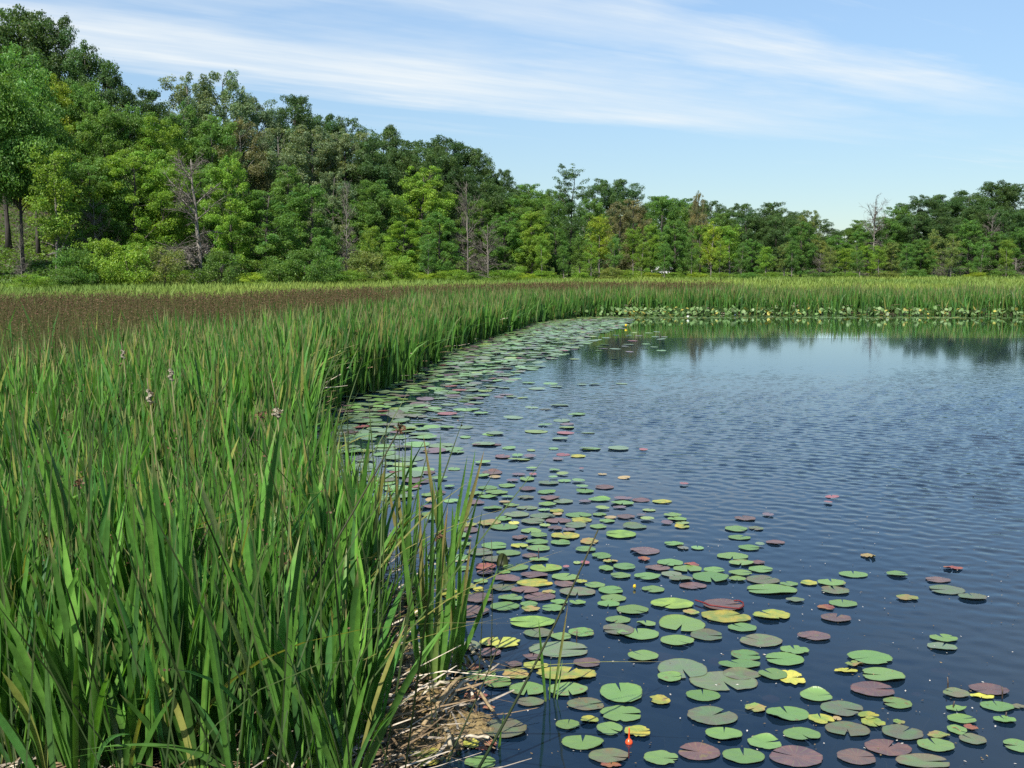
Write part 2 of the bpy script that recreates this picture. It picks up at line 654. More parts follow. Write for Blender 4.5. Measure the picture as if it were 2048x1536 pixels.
def profile(kind, u):
    if kind in ('oak', 'canopy'):
        return np.where(u < 0.45, 0.62 + 0.38 * np.sin(np.clip(u / 0.45, 0, 1) * math.pi / 2), np.sqrt(np.clip(1 - ((u - 0.45) / 0.6) ** 2, 0.02, 1)))
    if kind == 'maple':
        return np.where(u < 0.35, 0.7 + 0.3 * u / 0.35, np.sqrt(np.clip(1 - ((u - 0.35) / 0.68) ** 2, 0.02, 1)))
    if kind == 'poplar':
        return np.where(u < 0.5, 0.65 + 0.35 * u / 0.5, np.sqrt(np.clip(1 - ((u - 0.5) / 0.58) ** 2, 0.03, 1)))
    if kind == 'ash':
        return np.where(u < 0.35, 0.7 + 0.3 * u / 0.35, np.sqrt(np.clip(1 - ((u - 0.35) / 0.70) ** 1.8, 0.03, 1)))
    if kind == 'spire':
        return np.clip(0.55 + 0.45 * np.sin(u * 7) * 0.4 + 0.4 * (u > 0.6) - np.clip((u - 0.85) / 0.15, 0, 1) * 0.6, 0.15, 1)
    if kind == 'sapling':
        return np.clip(0.75 - 0.5 * np.abs(u - 0.4), 0.2, 1)
    return np.sqrt(np.clip(1 - ((u - 0.25) / 0.78) ** 2, 0.05, 1))   # shrub


def leaf_quads(pos, nrm, size, aspect, r):
    """A flat diamond-shaped leaf spray at each position, facing nrm."""
    n = len(pos)
    nrm = nrm / (np.linalg.norm(nrm, axis=1, keepdims=True) + 1e-9)
    rv = r.normal(size=(n, 3))
    u = np.cross(nrm, rv)
    u /= np.linalg.norm(u, axis=1, keepdims=True) + 1e-9
    w = np.cross(nrm, u)
    s = (size * r.uniform(0.6, 1.35, n))[:, None]
    k = r.uniform(-0.25, 0.25, n)[:, None]
    a, b = u * s * 0.5, w * s * 0.5 * aspect
    v = np.stack([pos - a, pos + b + a * k, pos + a, pos - b + a * k], 1).reshape(-1, 3)
    q = np.arange(4 * n).reshape(n, 4)
    return v, q


SPEC = {  # height, crown base, radius, clumps, clump radius, flatness, leaves, leaf size, limbs
    'oak': (16, 0.10, 5.0, 120, (0.65, 1.35), 0.75, 50000, 0.22, 24),
    'canopy': (16, 0.44, 5.0, 130, (0.75, 1.5), 0.6, 34000, 0.23, 16),
    'maple': (14, 0.07, 4.4, 135, (0.5, 1.1), 0.62, 46000, 0.19, 26),
    'poplar': (16, 0.10, 3.9, 130, (0.48, 0.95), 0.9, 42000, 0.20, 26),
    'ash': (12, 0.08, 2.9, 130, (0.34, 0.68), 0.85, 36000, 0.15, 28),
    'spire': (18, 0.22, 2.6, 80, (0.4, 0.9), 0.5, 13000, 0.18, 22),
    'sapling': (10, 0.30, 2.3, 70, (0.35, 0.7), 0.8, 9000, 0.16, 16),
    'shrub': (3.2, 0.05, 1.9, 60, (0.35, 0.6), 0.75, 9000, 0.12, 9),
}


def tree_meshes(kind, seed):
    H, cb, R, nc, (c0, c1), flat, nl, ls, nlimb = SPEC[kind]
    r = np.random.default_rng(seed)
    zc0 = H * cb
    # clump centres through the crown's volume, most of them towards its outside
    u = r.uniform(0, 1, nc) ** 0.85
    ang = r.uniform(0, 2 * math.pi, nc)
    lobes = 1 + 0.22 * np.sin(ang * 2 + r.uniform(0, 6)) * np.sin(u * 5 + r.uniform(0, 6)) + 0.14 * np.sin(ang * 3 + u * 9 + r.uniform(0, 6))
    rr = R * profile(kind, u) * lobes * r.uniform(0.15, 1, nc) ** 0.45
    C = np.stack([rr * np.cos(ang), rr * np.sin(ang), zc0 + (H - zc0) * (0.03 + 0.95 * u)], 1)
    cr = r.uniform(c0, c1, nc) * (1 - 0.28 * u)
    # ragged leader tufts at the top
    k = max(3, nc // 12)
    top = np.argsort(-C[:, 2])[:k]
    C[top, 2] += r.uniform(-0.1, 0.35, k) * c1
    cr[top] *= 0.7
    # trunk and limbs
    g = Geo()
    nt_ = 9
    tz = np.linspace(0, 0.93 if kind != 'shrub' else 0.6, nt_)
    bend = np.cumsum(r.normal(0, 0.018 * H * 0.5, (nt_, 2)), axis=0) * tz[:, None]
    r0 = H * (0.017 if kind not in ('sapling', 'spire') else 0.011)
    pts = np.column_stack([bend, tz * H])
    rad = r0 * (1 - tz) ** 0.8 + 0.012
    rad[0] *= 1.35
    if kind == 'shrub':
        for s in range(5):
            a = r.uniform(0, 6.28)
            e = np.array([math.cos(a), math.sin(a), 0]) * R * r.uniform(0.2, 0.7) + [0, 0, H * r.uniform(0.5, 0.85)]
            ps = np.array([np.array([0.1 * math.cos(a), 0.1 * math.sin(a), 0]), e * 0.45 + [0, 0, 0.2], e])
            g.tube(ps, [0.04, 0.03, 0.012], 5)
    else:
        g.tube(pts, rad, 7)
        lim_idx = r.choice(nc, min(nlimb, nc), replace=False)
        for ci in lim_idx:
            e = C[ci]
            zb = max(H * 0.12, e[2] - np.hypot(e[0], e[1]) * r.uniform(0.5, 1.1))
            zb = min(zb, H * 0.9)
            b = np.array([np.interp(zb, pts[:, 2], pts[:, 0]), np.interp(zb, pts[:, 2], pts[:, 1]), zb])
            rb = np.interp(zb, pts[:, 2], rad) * 0.5
            m1 = b + (e - b) * 0.35 + r.normal(0, 0.12, 3) + [0, 0, -0.1]
            m2 = b + (e - b) * 0.7 + r.normal(0, 0.18, 3) + [0, 0, 0.15]
            g.tube([b, m1, m2, e], [rb, rb * 0.7, rb * 0.45, 0.012], 5, cap=False)
            near = np.argsort(np.linalg.norm(C - e, axis=1))[1:3]
            for nb in near:
                g.tube([m2, (m2 + C[nb]) / 2 + r.normal(0, 0.1, 3), C[nb]], [rb * 0.4, rb * 0.25, 0.01], 4, cap=False)
        if kind in ('oak', 'maple', 'ash', 'sapling'):      # bare dead snags low on the trunk
            for s in range(7):
                zb = H * r.uniform(0.1, 0.4)
                a = r.uniform(0, 6.28)
                L = R * r.uniform(0.25, 0.6)
                b = np.array([0, 0, zb])
                e = b + [L * math.cos(a), L * math.sin(a), L * r.uniform(-0.15, 0.4)]
                g.tube([b, (b + e) / 2 + r.normal(0, 0.08, 3), e], [0.05, 0.03, 0.008], 4, cap=False)
    trunk = g.mesh(kind + "_trunk", True)
    # leaves
    wgt = cr ** 2
    which = r.choice(nc, nl, p=wgt / wgt.sum())
    d = r.normal(size=(nl, 3))
    d[:, 2] += 0.25
    d /= np.linalg.norm(d, axis=1, keepdims=True)
    rad_l = cr[which] * r.uniform(0.2, 1.0, nl) ** 0.4
    P = C[which] + d * rad_l[:, None] * np.array([1, 1, flat])
    # boughs reach outward and droop or rise: each clump is drawn out along its own bough
    bough = np.stack([np.cos(ang), np.sin(ang), r.uniform(-0.35, 0.75, nc)], 1)
    bough += r.normal(0, 0.35, (nc, 3))
    bough /= np.linalg.norm(bough, axis=1, keepdims=True)
    bl = bough[which]
    P += bl * (np.sum(d * bl, axis=1) * rad_l * r.uniform(0.5, 1.3, nc)[which])[:, None]
    # loose sprays beyond the clumps break the outline
    loose = r.uniform(size=nl) < 0.10
    P[loose] += d[loose] * (cr[which][loose] * r.uniform(0.1, 0.6, loose.sum()))[:, None]
    nrm = d * 0.55 + r.normal(0, 0.55, (nl, 3)) + np.array([0, 0, 0.3])
    v, q = leaf_quads(P, nrm, ls, 0.62, r)
    clump_t = r.uniform(0.82, 1.2, nc)[which] * r.uniform(0.72, 1.3, nl)
    hue = r.normal(0, 0.07, nl) + r.normal(0, 0.06, nc)[which]
    c = np.stack([clump_t * (1 + hue), clump_t, clump_t * (1 - hue)], 1)
    crown = build_mesh(kind + "_crown", v, [q], np.repeat(c, 4, axis=0))
    return trunk, crown, H, R


PROTO = {}
for k_, n_ in (('oak', 4), ('canopy', 2), ('maple', 3), ('poplar', 3), ('ash', 4), ('spire', 1), ('sapling', 3), ('shrub', 4)):
    PROTO[k_] = [tree_meshes(k_, 100 + 17 * i + len(k_) * 7) for i in range(n_)]
    for t_, c_, _, _ in PROTO[k_]:
        t_.materials.append(M_BARK)
        c_.materials.append(M_TREE)

# kind, photo column, top row, crown width in photo pixels, metres behind the wood's edge, tone
SKY_ROW = [
    ('oak', -45, 8, 190, 45, 'dk'), ('oak', 35, 16, 180, 45, 'dk'), ('oak', 108, 38, 120, 43, 'dk'), ('oak', 168, 96, 120, 40, 'dk'), ('oak', 218, 150, 100, 38, 'dk'),
    ('oak', 280, 182, 120, 42, 'dk'), ('poplar', 378, 150, 115, 45, 'gy'), ('poplar', 443, 142, 105, 46, 'gy'), ('oak', 512, 192, 105, 50, 'gy'),
    ('oak', 588, 190, 105, 52, 'dk'), ('oak', 645, 232, 95, 55, 'dk'), ('oak', 695, 240, 85, 55, 'dk'), ('oak', 765, 252, 95, 58, 'dk'),
    ('oak', 828, 280, 100, 60, 'dk'), ('oak', 890, 278, 110, 62, 'dk'), ('oak', 945, 300, 105, 62, 'dk'), ('oak', 1003, 340, 60, 62, 'dk'),
    ('oak', 1058, 370, 95, 65, 'md'), ('oak', 1108, 382, 85, 65, 'md'), ('oak', 1203, 362, 80, 60, 'dk'), ('oak', 1250, 360, 95, 60, 'dk'),
    ('oak', 1312, 392, 90, 60, 'md'), ('oak', 1362, 398, 90, 62, 'md'), ('oak', 1422, 404, 90, 64, 'dk'), ('oak', 1480, 408, 85, 64, 'dk'),
    ('oak', 1545, 406, 95, 62, 'dk'), ('oak', 1592, 424, 70, 66, 'dk'), ('oak', 1640, 440, 70, 120, 'dk'), ('oak', 1690, 456, 70, 130, 'dk'),
    ('oak', 1722, 440, 60, 120, 'md'), ('oak', 1795, 414, 75, 60, 'md'), ('oak', 1838, 394, 85, 64, 'dk'), ('oak', 1890, 390, 95, 66, 'dk'),
    ('oak', 1940, 382, 100, 68, 'dk'), ('oak', 1992, 365, 110, 70, 'dk'), ('oak', 2050, 370, 110, 70, 'dk'), ('oak', 2115, 385, 110, 70, 'dk')]
MID_ROW = [
    ('canopy', -5, 95, 150, 16, 'as'), ('canopy', 60, 190, 110, 14, 'md'), ('maple', 92, 152, 125, 26, 'yl'), ('maple', 160, 165, 110, 26, 'md'), ('maple', 205, 205, 120, 22, 'md'), ('maple', 262, 215, 120, 24, 'md'), ('maple', 318, 240, 110, 22, 'lt'),
    ('ash', 368, 210, 85, 26, 'as'), ('maple', 425, 235, 110, 24, 'md'), ('poplar', 485, 240, 90, 30, 'br'), ('poplar', 556, 255, 115, 30, 'gy'),
    ('poplar', 622, 250, 105, 36, 'gy'), ('poplar', 690, 262, 110, 36, 'gy'), ('oak', 742, 285, 95, 32, 'dk'), ('oak', 798, 298, 95, 34, 'dk'),
    ('oak', 862, 300, 95, 32, 'dk'), ('oak', 915, 330, 90, 30, 'dk'), ('oak', 972, 352, 90, 34, 'dk'), ('oak', 1035, 392, 95, 30, 'md'), ('oak', 1090, 400, 90, 30, 'md'),
    ('poplar', 1180, 395, 80, 28, 'as'), ('ash', 1268, 398, 85, 22, 'br'), ('ash', 1325, 392, 90, 24, 'as'), ('ash', 1378, 408, 85, 26, 'md'), ('poplar', 1398, 385, 34, 20, 'br'),
    ('oak', 1440, 425, 85, 28, 'md'), ('oak', 1500, 428, 85, 28, 'dk'), ('oak', 1552, 430, 85, 24, 'dk'), ('poplar', 1620, 420, 60, 24, 'ol'),
    ('ash', 1672, 470, 80, 26, 'md'), ('ash', 1725, 462, 75, 26, 'md'), ('oak', 1775, 440, 80, 26, 'md'), ('oak', 1830, 425, 95, 26, 'dk'),
    ('oak', 1885, 425, 95, 28, 'dk'), ('oak', 1950, 415, 95, 30, 'dk'), ('oak', 2010, 420, 90, 28, 'dk'), ('oak', 2070, 430, 90, 28, 'dk')]
EDGE_ROW = [
    ('canopy', -30, 150, 150, 5, 'as'), ('canopy', 28, 215, 120, 6, 'as'), ('sapling', 100, 296, 115, 0.5, 'lt'), ('maple', 178, 320, 120, 9, 'md'), ('maple', 262, 300, 150, 8, 'lt'), ('maple', 345, 330, 110, 11, 'lt'),
    ('ash', 458, 318, 95, 6, 'lt'), ('maple', 400, 330, 110, 16, 'md'), ('ash', 530, 378, 125, 4, 'as'), ('ash', 618, 368, 115, 7, 'as'), ('ash', 575, 330, 90, 14, 'md'), ('ash', 668, 340, 90, 14, 'gy'),
    ('maple', 752, 362, 95, 10, 'as'), ('ash', 845, 332, 120, 9, 'lt'), ('ash', 805, 440, 85, 3, 'lt'), ('ash', 878, 425, 85, -2, 'as'), ('maple', 715, 400, 90, 12, 'md'),
    ('ash', 1010, 425, 85, 6, 'as'), ('ash', 1066, 422, 75, 1, 'lt'), ('ash', 960, 400, 90, 14, 'md'), ('spire', 1140, 328, 80, 4, 'dk'), ('ash', 1112, 455, 70, 3, 'as'), ('sapling', 1160, 470, 60, 0, 'md'),
    ('sapling', 1200, 430, 75, -1, 'yl'), ('ash', 1240, 405, 80, 6, 'br'), ('sapling', 1268, 455, 60, 2, 'lt'), ('ash', 1303, 448, 55, 1, 'lt'), ('ash', 1350, 440, 80, 6, 'as'),
    ('sapling', 1424, 445, 60, 0, 'yl'), ('ash', 1402, 450, 60, 4, 'lt'), ('sapling', 1462, 450, 70, 0, 'lt'), ('ash', 1505, 478, 65, 3, 'as'), ('ash', 1604, 445, 75, 2, 'as'),
    ('sapling', 1570, 485, 55, 2, 'ol'), ('ash', 1640, 480, 60, 4, 'ol'), ('sapling', 1692, 495, 65, 1, 'lt'), ('ash', 1732, 490, 60, 3, 'lt'), ('ash', 1786, 484, 48, 1, 'ol'),
    ('ash', 1842, 478, 70, 2, 'as'), ('sapling', 1872, 460, 50, 4, 'ol'), ('ash', 1940, 440, 85, 5, 'as'), ('ash', 1995, 462, 70, 4, 'as'), ('ash', 2042, 455, 70, 4, 'as'), ('ash', 2090, 460, 80, 4, 'as'),
    ('sapling', 1084, 470, 44, -5, 'lt'), ('sapling', 1128, 490, 40, -6, 'as'), ('sapling', 1183, 482, 44, -5, 'lt'), ('sapling', 1228, 470, 44, -6, 'as'),
    ('sapling', 1284, 478, 44, -6, 'lt'), ('sapling', 1330, 485, 42, -5, 'as'), ('sapling', 1384, 470, 44, -6, 'as'), ('sapling', 1440, 480, 44, -6, 'lt'), ('sapling', 1484, 486, 40, -6, 'as'),
    ('sapling', 1532, 492, 42, -6, 'lt'), ('sapling', 1586, 480, 44, -6, 'as'), ('sapling', 1660, 492, 42, -6, 'ol'), ('sapling', 1716, 500, 40, -6, 'as'), ('sapling', 1760, 490, 44, -6, 'lt'),
    ('sapling', 1815, 486, 44, -6, 'as'), ('sapling', 1905, 470, 46, -4, 'ol'), ('sapling', 1965, 482, 44, -6, 'as'), ('sapling', 2016, 478, 44, -6, 'lt'),
    ('sapling', 856, 470, 48, -6, 'as'), ('sapling', 742, 450, 50, -4, 'lt'), ('sapling', 640, 470, 50, -4, 'as')]
DEAD = [('dead', 395, 318, 200, -5, 'large bare dead tree with white snapped limbs standing before the green wood'),
        ('dead', 935, 362, 85, 5, 'tall bare dead tree with spreading grey limbs in the wood behind the small grey one'),
        ('dead', 975, 448, 95, -4, 'small twiggy dead tree beside the brown rushes, in the middle of the shore'),
        ('dead', 690, 372, 60, 3, 'slender grey-brown dead tree between two fresh green ash crowns'),
        ('dead', 38, 448, 44, 2, 'thin pale dead sapling against the black wood at the far left'),
        ('dead', 190, 395, 90, 6, 'dead forked tree with crooked limbs in the dark gap behind the bushes'),
        ('dead', 1750, 398, 80, 24, 'leafless forked tree rising above the dip in the far skyline'),
        ('dead', 1900, 492, 75, -1, 'grey leafless bushy tree standing in the far right reeds'),
        ('dead', 1720, 520, 60, -2, 'low grey dead tree among light green saplings on the far right'),
        ('dead', 2035, 515, 70, -2, 'tangled grey dead tree at the right edge of the far shore'),
        ('dead', 1640, 505, 50, -1, 'thin dead sapling left of the dip in the far skyline'),
        ('dead', 1985, 430, 60, 12, 'pale dead trunk before the dark ridge on the far right')]
SHRUBS = [(60, 548, 70, 'lt'), (132, 535, 75, 'md'), (198, 482, 105, 'lt'), (262, 488, 110, 'lt'), (150, 500, 90, 'md'), (325, 495, 90, 'ol'), (440, 505, 90, 'md'), (365, 540, 70, 'lt'),
          (500, 545, 70, 'yl'), (590, 545, 75, 'yl'), (610, 500, 105, 'md'), (555, 515, 80, 'md'), (655, 512, 90, 'md'), (700, 540, 65, 'lt'), (735, 505, 90, 'ol'), (768, 542, 55, 'lt'),
          (800, 512, 80, 'lt'), (845, 545, 60, 'yl'), (905, 540, 75, 'lt'), (940, 545, 60, 'md'), (1010, 540, 75, 'lt'), (1050, 548, 55, 'yl'), (1090, 542, 70, 'lt'),
          (1160, 545, 60, 'lt'), (1220, 535, 70, 'ol'), (1262, 540, 70, 'lt'), (1300, 552, 50, 'yl'), (1350, 545, 60, 'lt'), (1395, 548, 55, 'yl'), (1440, 552, 50, 'lt'),
          (1500, 548, 60, 'md'), (1545, 545, 55, 'lt'), (1640, 545, 60, 'md'), (1700, 548, 50, 'lt'), (1770, 545, 60, 'ol'), (1830, 540, 65, 'md'), (1955, 545, 60, 'yl'), (2010, 540, 70, 'md')]
BARK_C = {'oak': (0.055, 0.045, 0.036), 'canopy': (0.06, 0.05, 0.042), 'maple': (0.07, 0.06, 0.05), 'poplar': (0.13, 0.12, 0.10), 'ash': (0.06, 0.052, 0.042),
          'spire': (0.05, 0.042, 0.033), 'sapling': (0.17, 0.15, 0.13), 'shrub': (0.07, 0.055, 0.04), 'dead': (0.21, 0.19, 0.17)}
NAME = {'oak': 'oak_tree', 'canopy': 'oak_tree', 'maple': 'maple_tree', 'poplar': 'poplar_tree', 'ash': 'ash_tree', 'spire': 'ash_tree', 'sapling': 'young_tree', 'shrub': 'shrub'}
WORD = {'oak': 'broad-crowned tree', 'canopy': 'high-branched tree', 'maple': 'layered leafy tree', 'poplar': 'upright airy tree', 'ash': 'feathery pointed tree',
        'spire': 'tall thin tree', 'sapling': 'slim young tree', 'shrub': 'rounded shrub'}


def place_tree(kind, px, top, wpx, behind, tone, idx):
    a = (px - 1024) / F
    d = float(edge_dist(a)) + behind
    x = a * d
    zb = float(terrain_z(x, d)[0])
    top_p = at_depth(px, top, d)
    x = top_p[0]
    tm, cm, H, R = PROTO[kind][idx % len(PROTO[kind])]
    h = max(top_p[2] - zb, 1.2)
    sz = h / H
    sx = (wpx * d / F) / (2 * R) * ({'oak': 1.12, 'canopy': 1.2, 'maple': 1.08, 'poplar': 1.05, 'ash': 0.98}.get(kind, 1.0)) * (0.84 if px > 1080 else 1.0)
    e = bpy.data.objects.new(NAME[kind], None)
    e.empty_display_size = 0.5
    COL.objects.link(e)
    e.location = (x, d, zb - 0.05)
    e.rotation_euler = (0, 0, random.uniform(0, 6.28))
    e.scale = (sx, sx, sz)
    t = link("trunk" if kind != 'shrub' else "stems", tm, parent=e)
    t.color = (*BARK_C[kind], 1)
    c = link("crown" if kind != 'shrub' else "foliage", cm, parent=e)
    v = random.uniform(0.94, 1.22)
    cc = TONE[tone]
    c.color = (cc[0] * v * random.uniform(0.97, 1.12), cc[1] * v, cc[2] * v, 1)
    return e


def label_row(entries, place, group):
    """Trees of one look in one row are told apart by counting them from the left."""
    count, seen = {}, {}
    entries = sorted(entries, key=lambda t: t[1])
    for t in entries:
        count[(t[0], t[5])] = count.get((t[0], t[5]), 0) + 1
    for i, t in enumerate(entries):
        kind, px, top, w, behind, tone = t
        o = place_tree(kind, px, top, w, behind, tone, i)
        key = (kind, tone)
        seen[key] = seen.get(key, 0) + 1
        base = f"{TONE_WORD[tone]} {WORD[kind]} {place}"
        if count[key] > 1:
            base = f"{base}, {ordinal(seen[key])} such from the left"
        tag(o, base, "shrub" if kind == 'shrub' else "tree", group)


label_row(SKY_ROW, "on the wood's skyline", "trees along the wood's skyline")
label_row(MID_ROW, "halfway up the wood", "trees in the middle of the wood")
label_row(EDGE_ROW, "at the wood's marshy edge", "trees along the wood's front edge")
label_row([('shrub', px, top, w, -9 + 3 * ((i * 7) % 5) / 4.0, tone) for i, (px, top, w, tone) in enumerate(SHRUBS)],
          "below the wood", "shrubs between marsh and wood")


def dead_meshes(seed, H=10.0, R=3.2):
    r = np.random.default_rng(seed)
    g, tw = Geo(), Geo()
    n = 10
    tz = np.linspace(0, 1, n)
    bend = np.cumsum(r.normal(0, 0.09, (n, 2)), axis=0) * tz[:, None]
    pts = np.column_stack([bend, tz * H])
    rad = 0.15 * (1 - tz) ** 0.8 + 0.018
    g.tube(pts, rad, 7)
    ends = []
    for s in range(48):
        u = r.uniform(0.05, 0.95) ** 1.25
        zb = u * H
        a = r.uniform(0, 6.28)
        L = R * (1.05 - 0.75 * u) * r.uniform(0.45, 1.1)
        up = r.uniform(-0.3, 0.5) + 0.9 * (u > 0.45)
        b = np.array([np.interp(zb, pts[:, 2], pts[:, 0]), np.interp(zb, pts[:, 2], pts[:, 1]), zb])
        dirv = np.array([math.cos(a), math.sin(a), up])
        e = b + dirv * L
        m1 = b + dirv * L * 0.4 + r.normal(0, 0.10, 3)
        m2 = b + dirv * L * 0.75 + r.normal(0, 0.14, 3) + [0, 0, 0.1]
        rb = 0.05 * (1.1 - u) + 0.02
        g.tube([b, m1, m2, e], [rb, rb * 0.7, rb * 0.45, 0.01], 5, cap=False)
        for q in range(9):
            t = r.uniform(0.25, 1)
            p0 = b + (e - b) * t
            dv = dirv * 0.5 + r.normal(0, 0.6, 3)
            l2 = L * r.uniform(0.2, 0.5)
            p1 = p0 + dv * l2 * 0.5
            p2 = p0 + dv * l2 + [0, 0, r.uniform(-0.25, 0.05) * l2]
            tw.tube([p0, p1, p2], [0.022, 0.017, 0.009], 3, cap=False)
            for q2 in range(3):
                p3 = p1 + (dv + r.normal(0, 0.8, 3)) * l2 * 0.45
                tw.tube([p1, p3], [0.014, 0.008], 3, cap=False)
    return g.mesh("dead_trunk", True), tw.mesh("dead_twigs"), H, R


DEADP = [dead_meshes(40 + i) for i in range(4)]
for t_, w_, _, _ in DEADP:
    t_.materials.append(M_BARK)
    w_.materials.append(M_BARK)
for i, (_, px, top, wpx, behind, lab) in enumerate(DEAD):
    a = (px - 1024) / F
    d = float(edge_dist(a)) + behind
    tp = at_depth(px, top, d)
    zb = float(terrain_z(tp[0], d)[0])
    tm, wm, H, R = DEADP[i % 4]
    e = bpy.data.objects.new("dead_tree", None)
    COL.objects.link(e)
    e.location = (tp[0], d, zb - 0.05)
    e.rotation_euler = (0, 0, 1.3 * i)
    sx = wpx * d / F / (2 * R)
    e.scale = (sx, sx, (tp[2] - zb) / H)
    t = link("trunk", tm, parent=e)
    w = link("twigs", wm, parent=e)
    k = 1.0 if i % 3 else 1.25
    t.color = (0.165 * k, 0.148 * k, 0.122 * k, 1)
    w.color = (0.115, 0.10, 0.080, 1)
    tag(e, lab, "dead tree", "dead trees at the marsh edge")


def far_woods():
    """The wood behind the first rows reads as one mass of leaves."""
    r = np.random.default_rng(77)
    n = 260000
    a = r.uniform(-0.62, 0.62, n)
    # lumpy crowns: a grid of random crown centres
    nc = 560
    ca = r.uniform(-0.64, 0.64, nc)
    cd = edge_dist(ca) + np.where(np.abs(ca - 0.33) < 0.05, r.uniform(90, 150, nc), r.uniform(34, 90, nc))
    sky_px = np.array([-300, 0, 60, 150, 230, 330, 480, 600, 760, 930, 1000, 1100, 1290, 1450, 1560, 1630, 1690, 1730, 1800, 1900, 2000, 2400])
    sky_y = np.array([60, 70, 80, 150, 220, 240, 240, 270, 300, 340, 375, 405, 420, 432, 440, 455, 466, 458, 435, 415, 400, 410])
    topy = np.interp(ca * F + 1024, sky_px, sky_y) + r.uniform(4, 60, nc)
    cx = ca * cd
    zb = terrain_z(cx, cd)
    v = (768 - topy) / F
    ztop = HC + (-SP + v * CP) * cd / (CP + v * SP)
    hh = np.maximum(ztop - zb, 4)
    which = r.integers(0, nc, n)
    dvec = r.normal(size=(n, 3))
    dvec /= np.linalg.norm(dvec, axis=1, keepdims=True)
    rad = r.uniform(0.4, 1, n) ** 0.4
    P = np.stack([cx[which] + dvec[:, 0] * rad * 4.6, cd[which] + dvec[:, 1] * rad * 4.6,
                  zb[which] + hh[which] * (0.5 + 0.5 * dvec[:, 2] * rad)], 1)
    P += 0.9 * np.sin(P[:, [1, 2, 0]] * 1.7 + P[:, [2, 0, 1]] * 1.1)
    nrm = dvec * 0.6 + r.normal(0, 0.5, (n, 3)) + [0, 0, 0.4]
    vv, q = leaf_quads(P, nrm, 0.42, 0.65, r)
    t = r.uniform(0.7, 1.3, n) * r.uniform(0.8, 1.2, nc)[which]
    c = t[:, None] * np.array([0.058, 0.112, 0.030])
    tag(link("far_woods", build_mesh("far_woods", vv, [q], np.repeat(c, 4, axis=0)), M_TREE), "dense mass of leafy crowns filling the wood behind the front trees", "woods", kind="stuff")


far_woods()


def undergrowth():
    r = np.random.default_rng(79)
    n = 130000
    a = r.uniform(-0.62, 0.62, n)
    d = edge_dist(a) + r.uniform(-3, 60, n) * r.uniform(0.1, 1, n)
    P = np.stack([a * d, d], 1)
    h = np.interp(a, [-0.485, -0.45], [0.2, 1]) * np.clip((0.55 + 0.8 * vnoise(P, 0.45, 41)) * np.interp(a, [-0.1, 0.1], [1, 0.7]), 0.12, 1.8)
    z = terrain_z(P[:, 0], P[:, 1]) + h * r.uniform(0, 1, n) ** 0.6
    v, q = leaf_quads(np.column_stack([P, z]), r.normal(0, 0.5, (n, 3)) + [0, 0, 0.6], 0.30, 0.6, r)
    k = (0.5 + 0.5 * vnoise(P, 0.25, 42))[:, None]
    c = (np.array([0.07, 0.14, 0.03]) * (1 - k) + np.array([0.15, 0.235, 0.035]) * k) * r.uniform(0.7, 1.3, (n, 1))
    tag(link("undergrowth", build_mesh("undergrowth", v, [q], np.repeat(c, 4, axis=0)), M_TREE), "leafy undergrowth covering the ground beneath the trees", "undergrowth", kind="stuff")


# ------------------------------------------------------------------ blades and stems
def blades(r, base, H, W, az, lean, curve, face, nseg, cb, ct, fold=0.0, taper=0.32, tipc=None, tip_frac=0.0):
    """n leaf blades at once -> verts, faces, colours."""
    n = len(base)
    t = np.linspace(0, 1, nseg + 1)[None]
    H, W, lean, curve = (np.broadcast_to(np.asarray(q, float), (n,))[:, None] for q in (H, W, lean, curve))
    off = H * (lean * t + curve * t ** 2.6)
    z = H * (t - 0.42 * np.clip(curve, 0, 2) * t ** 3)
    ctr = np.empty((n, nseg + 1, 3))
    ctr[..., 0] = base[:, 0, None] + np.cos(az)[:, None] * off
    ctr[..., 1] = base[:, 1, None] + np.sin(az)[:, None] * off
    ctr[..., 2] = base[:, 2, None] + z
    w = W * 0.5 * (0.72 + 0.28 * np.clip(t * 3, 0, 1)) * np.clip((1 - t) / taper, 0, 1) ** 0.62
    tw = face[:, None] + 0.5 * t * np.sin(face * 7.0)[:, None]
    side = np.stack([np.cos(tw), np.sin(tw), np.zeros_like(tw)], -1)
    Lf = ctr - side * w[..., None]
    Rt = ctr + side * w[..., None]
    mixf = np.clip(t, 0, 1)[..., None]
    col = cb[:, None, :] * (1 - mixf) + ct[:, None, :] * mixf
    if tipc is not None:
        k = (np.clip((t - (1 - tip_frac)) / max(tip_frac, 1e-3), 0, 1) ** 1.2)[..., None]
        col = col * (1 - k) + tipc[:, None, :] * k
    if fold > 0:
        nrm = np.stack([-np.sin(tw), np.cos(tw), np.zeros_like(tw)], -1)
        Md = ctr + nrm * (w * fold)[..., None]
        V = np.stack([Lf, Md, Rt], 2)
        k = 3
    else:
        V = np.stack([Lf, Rt], 2)
        k = 2
    V = V.reshape(-1, 3)
    C = np.repeat(col[:, :, None, :], k, 2).reshape(-1, 3)
    i = (np.arange(n)[:, None, None] * (nseg + 1) + np.arange(nseg)[None, :, None]) * k + np.arange(k - 1)[None, None]
    i = i.reshape(-1)
    q = np.stack([i, i + 1, i + 1 + k, i + k], 1)
    return V, q, C


G_A = np.array([0.034, 0.112, 0.020])
G_B = np.array([0.098, 0.240, 0.040])
YEL = np.array([0.30, 0.26, 0.09])
TAN = np.array([0.42, 0.33, 0.21])


def leaf_cols(r, n, yellow=0.09):
    k = r.uniform(0, 1, n)[:, None]
    base = G_A * (1 - k) + G_B * k
    base = base * r.uniform(0.62, 1.38, (n, 1))
    y = r.uniform(size=n) < yellow
    base[y] = base[y] * 0.45 + YEL * 0.6
    blue = r.uniform(size=n) < 0.18
    base[blue] = base[blue] * np.array([0.85, 0.98, 1.45])
    return base


LAND = SHORE[1:-3]     # the wet shoreline from near left to far right


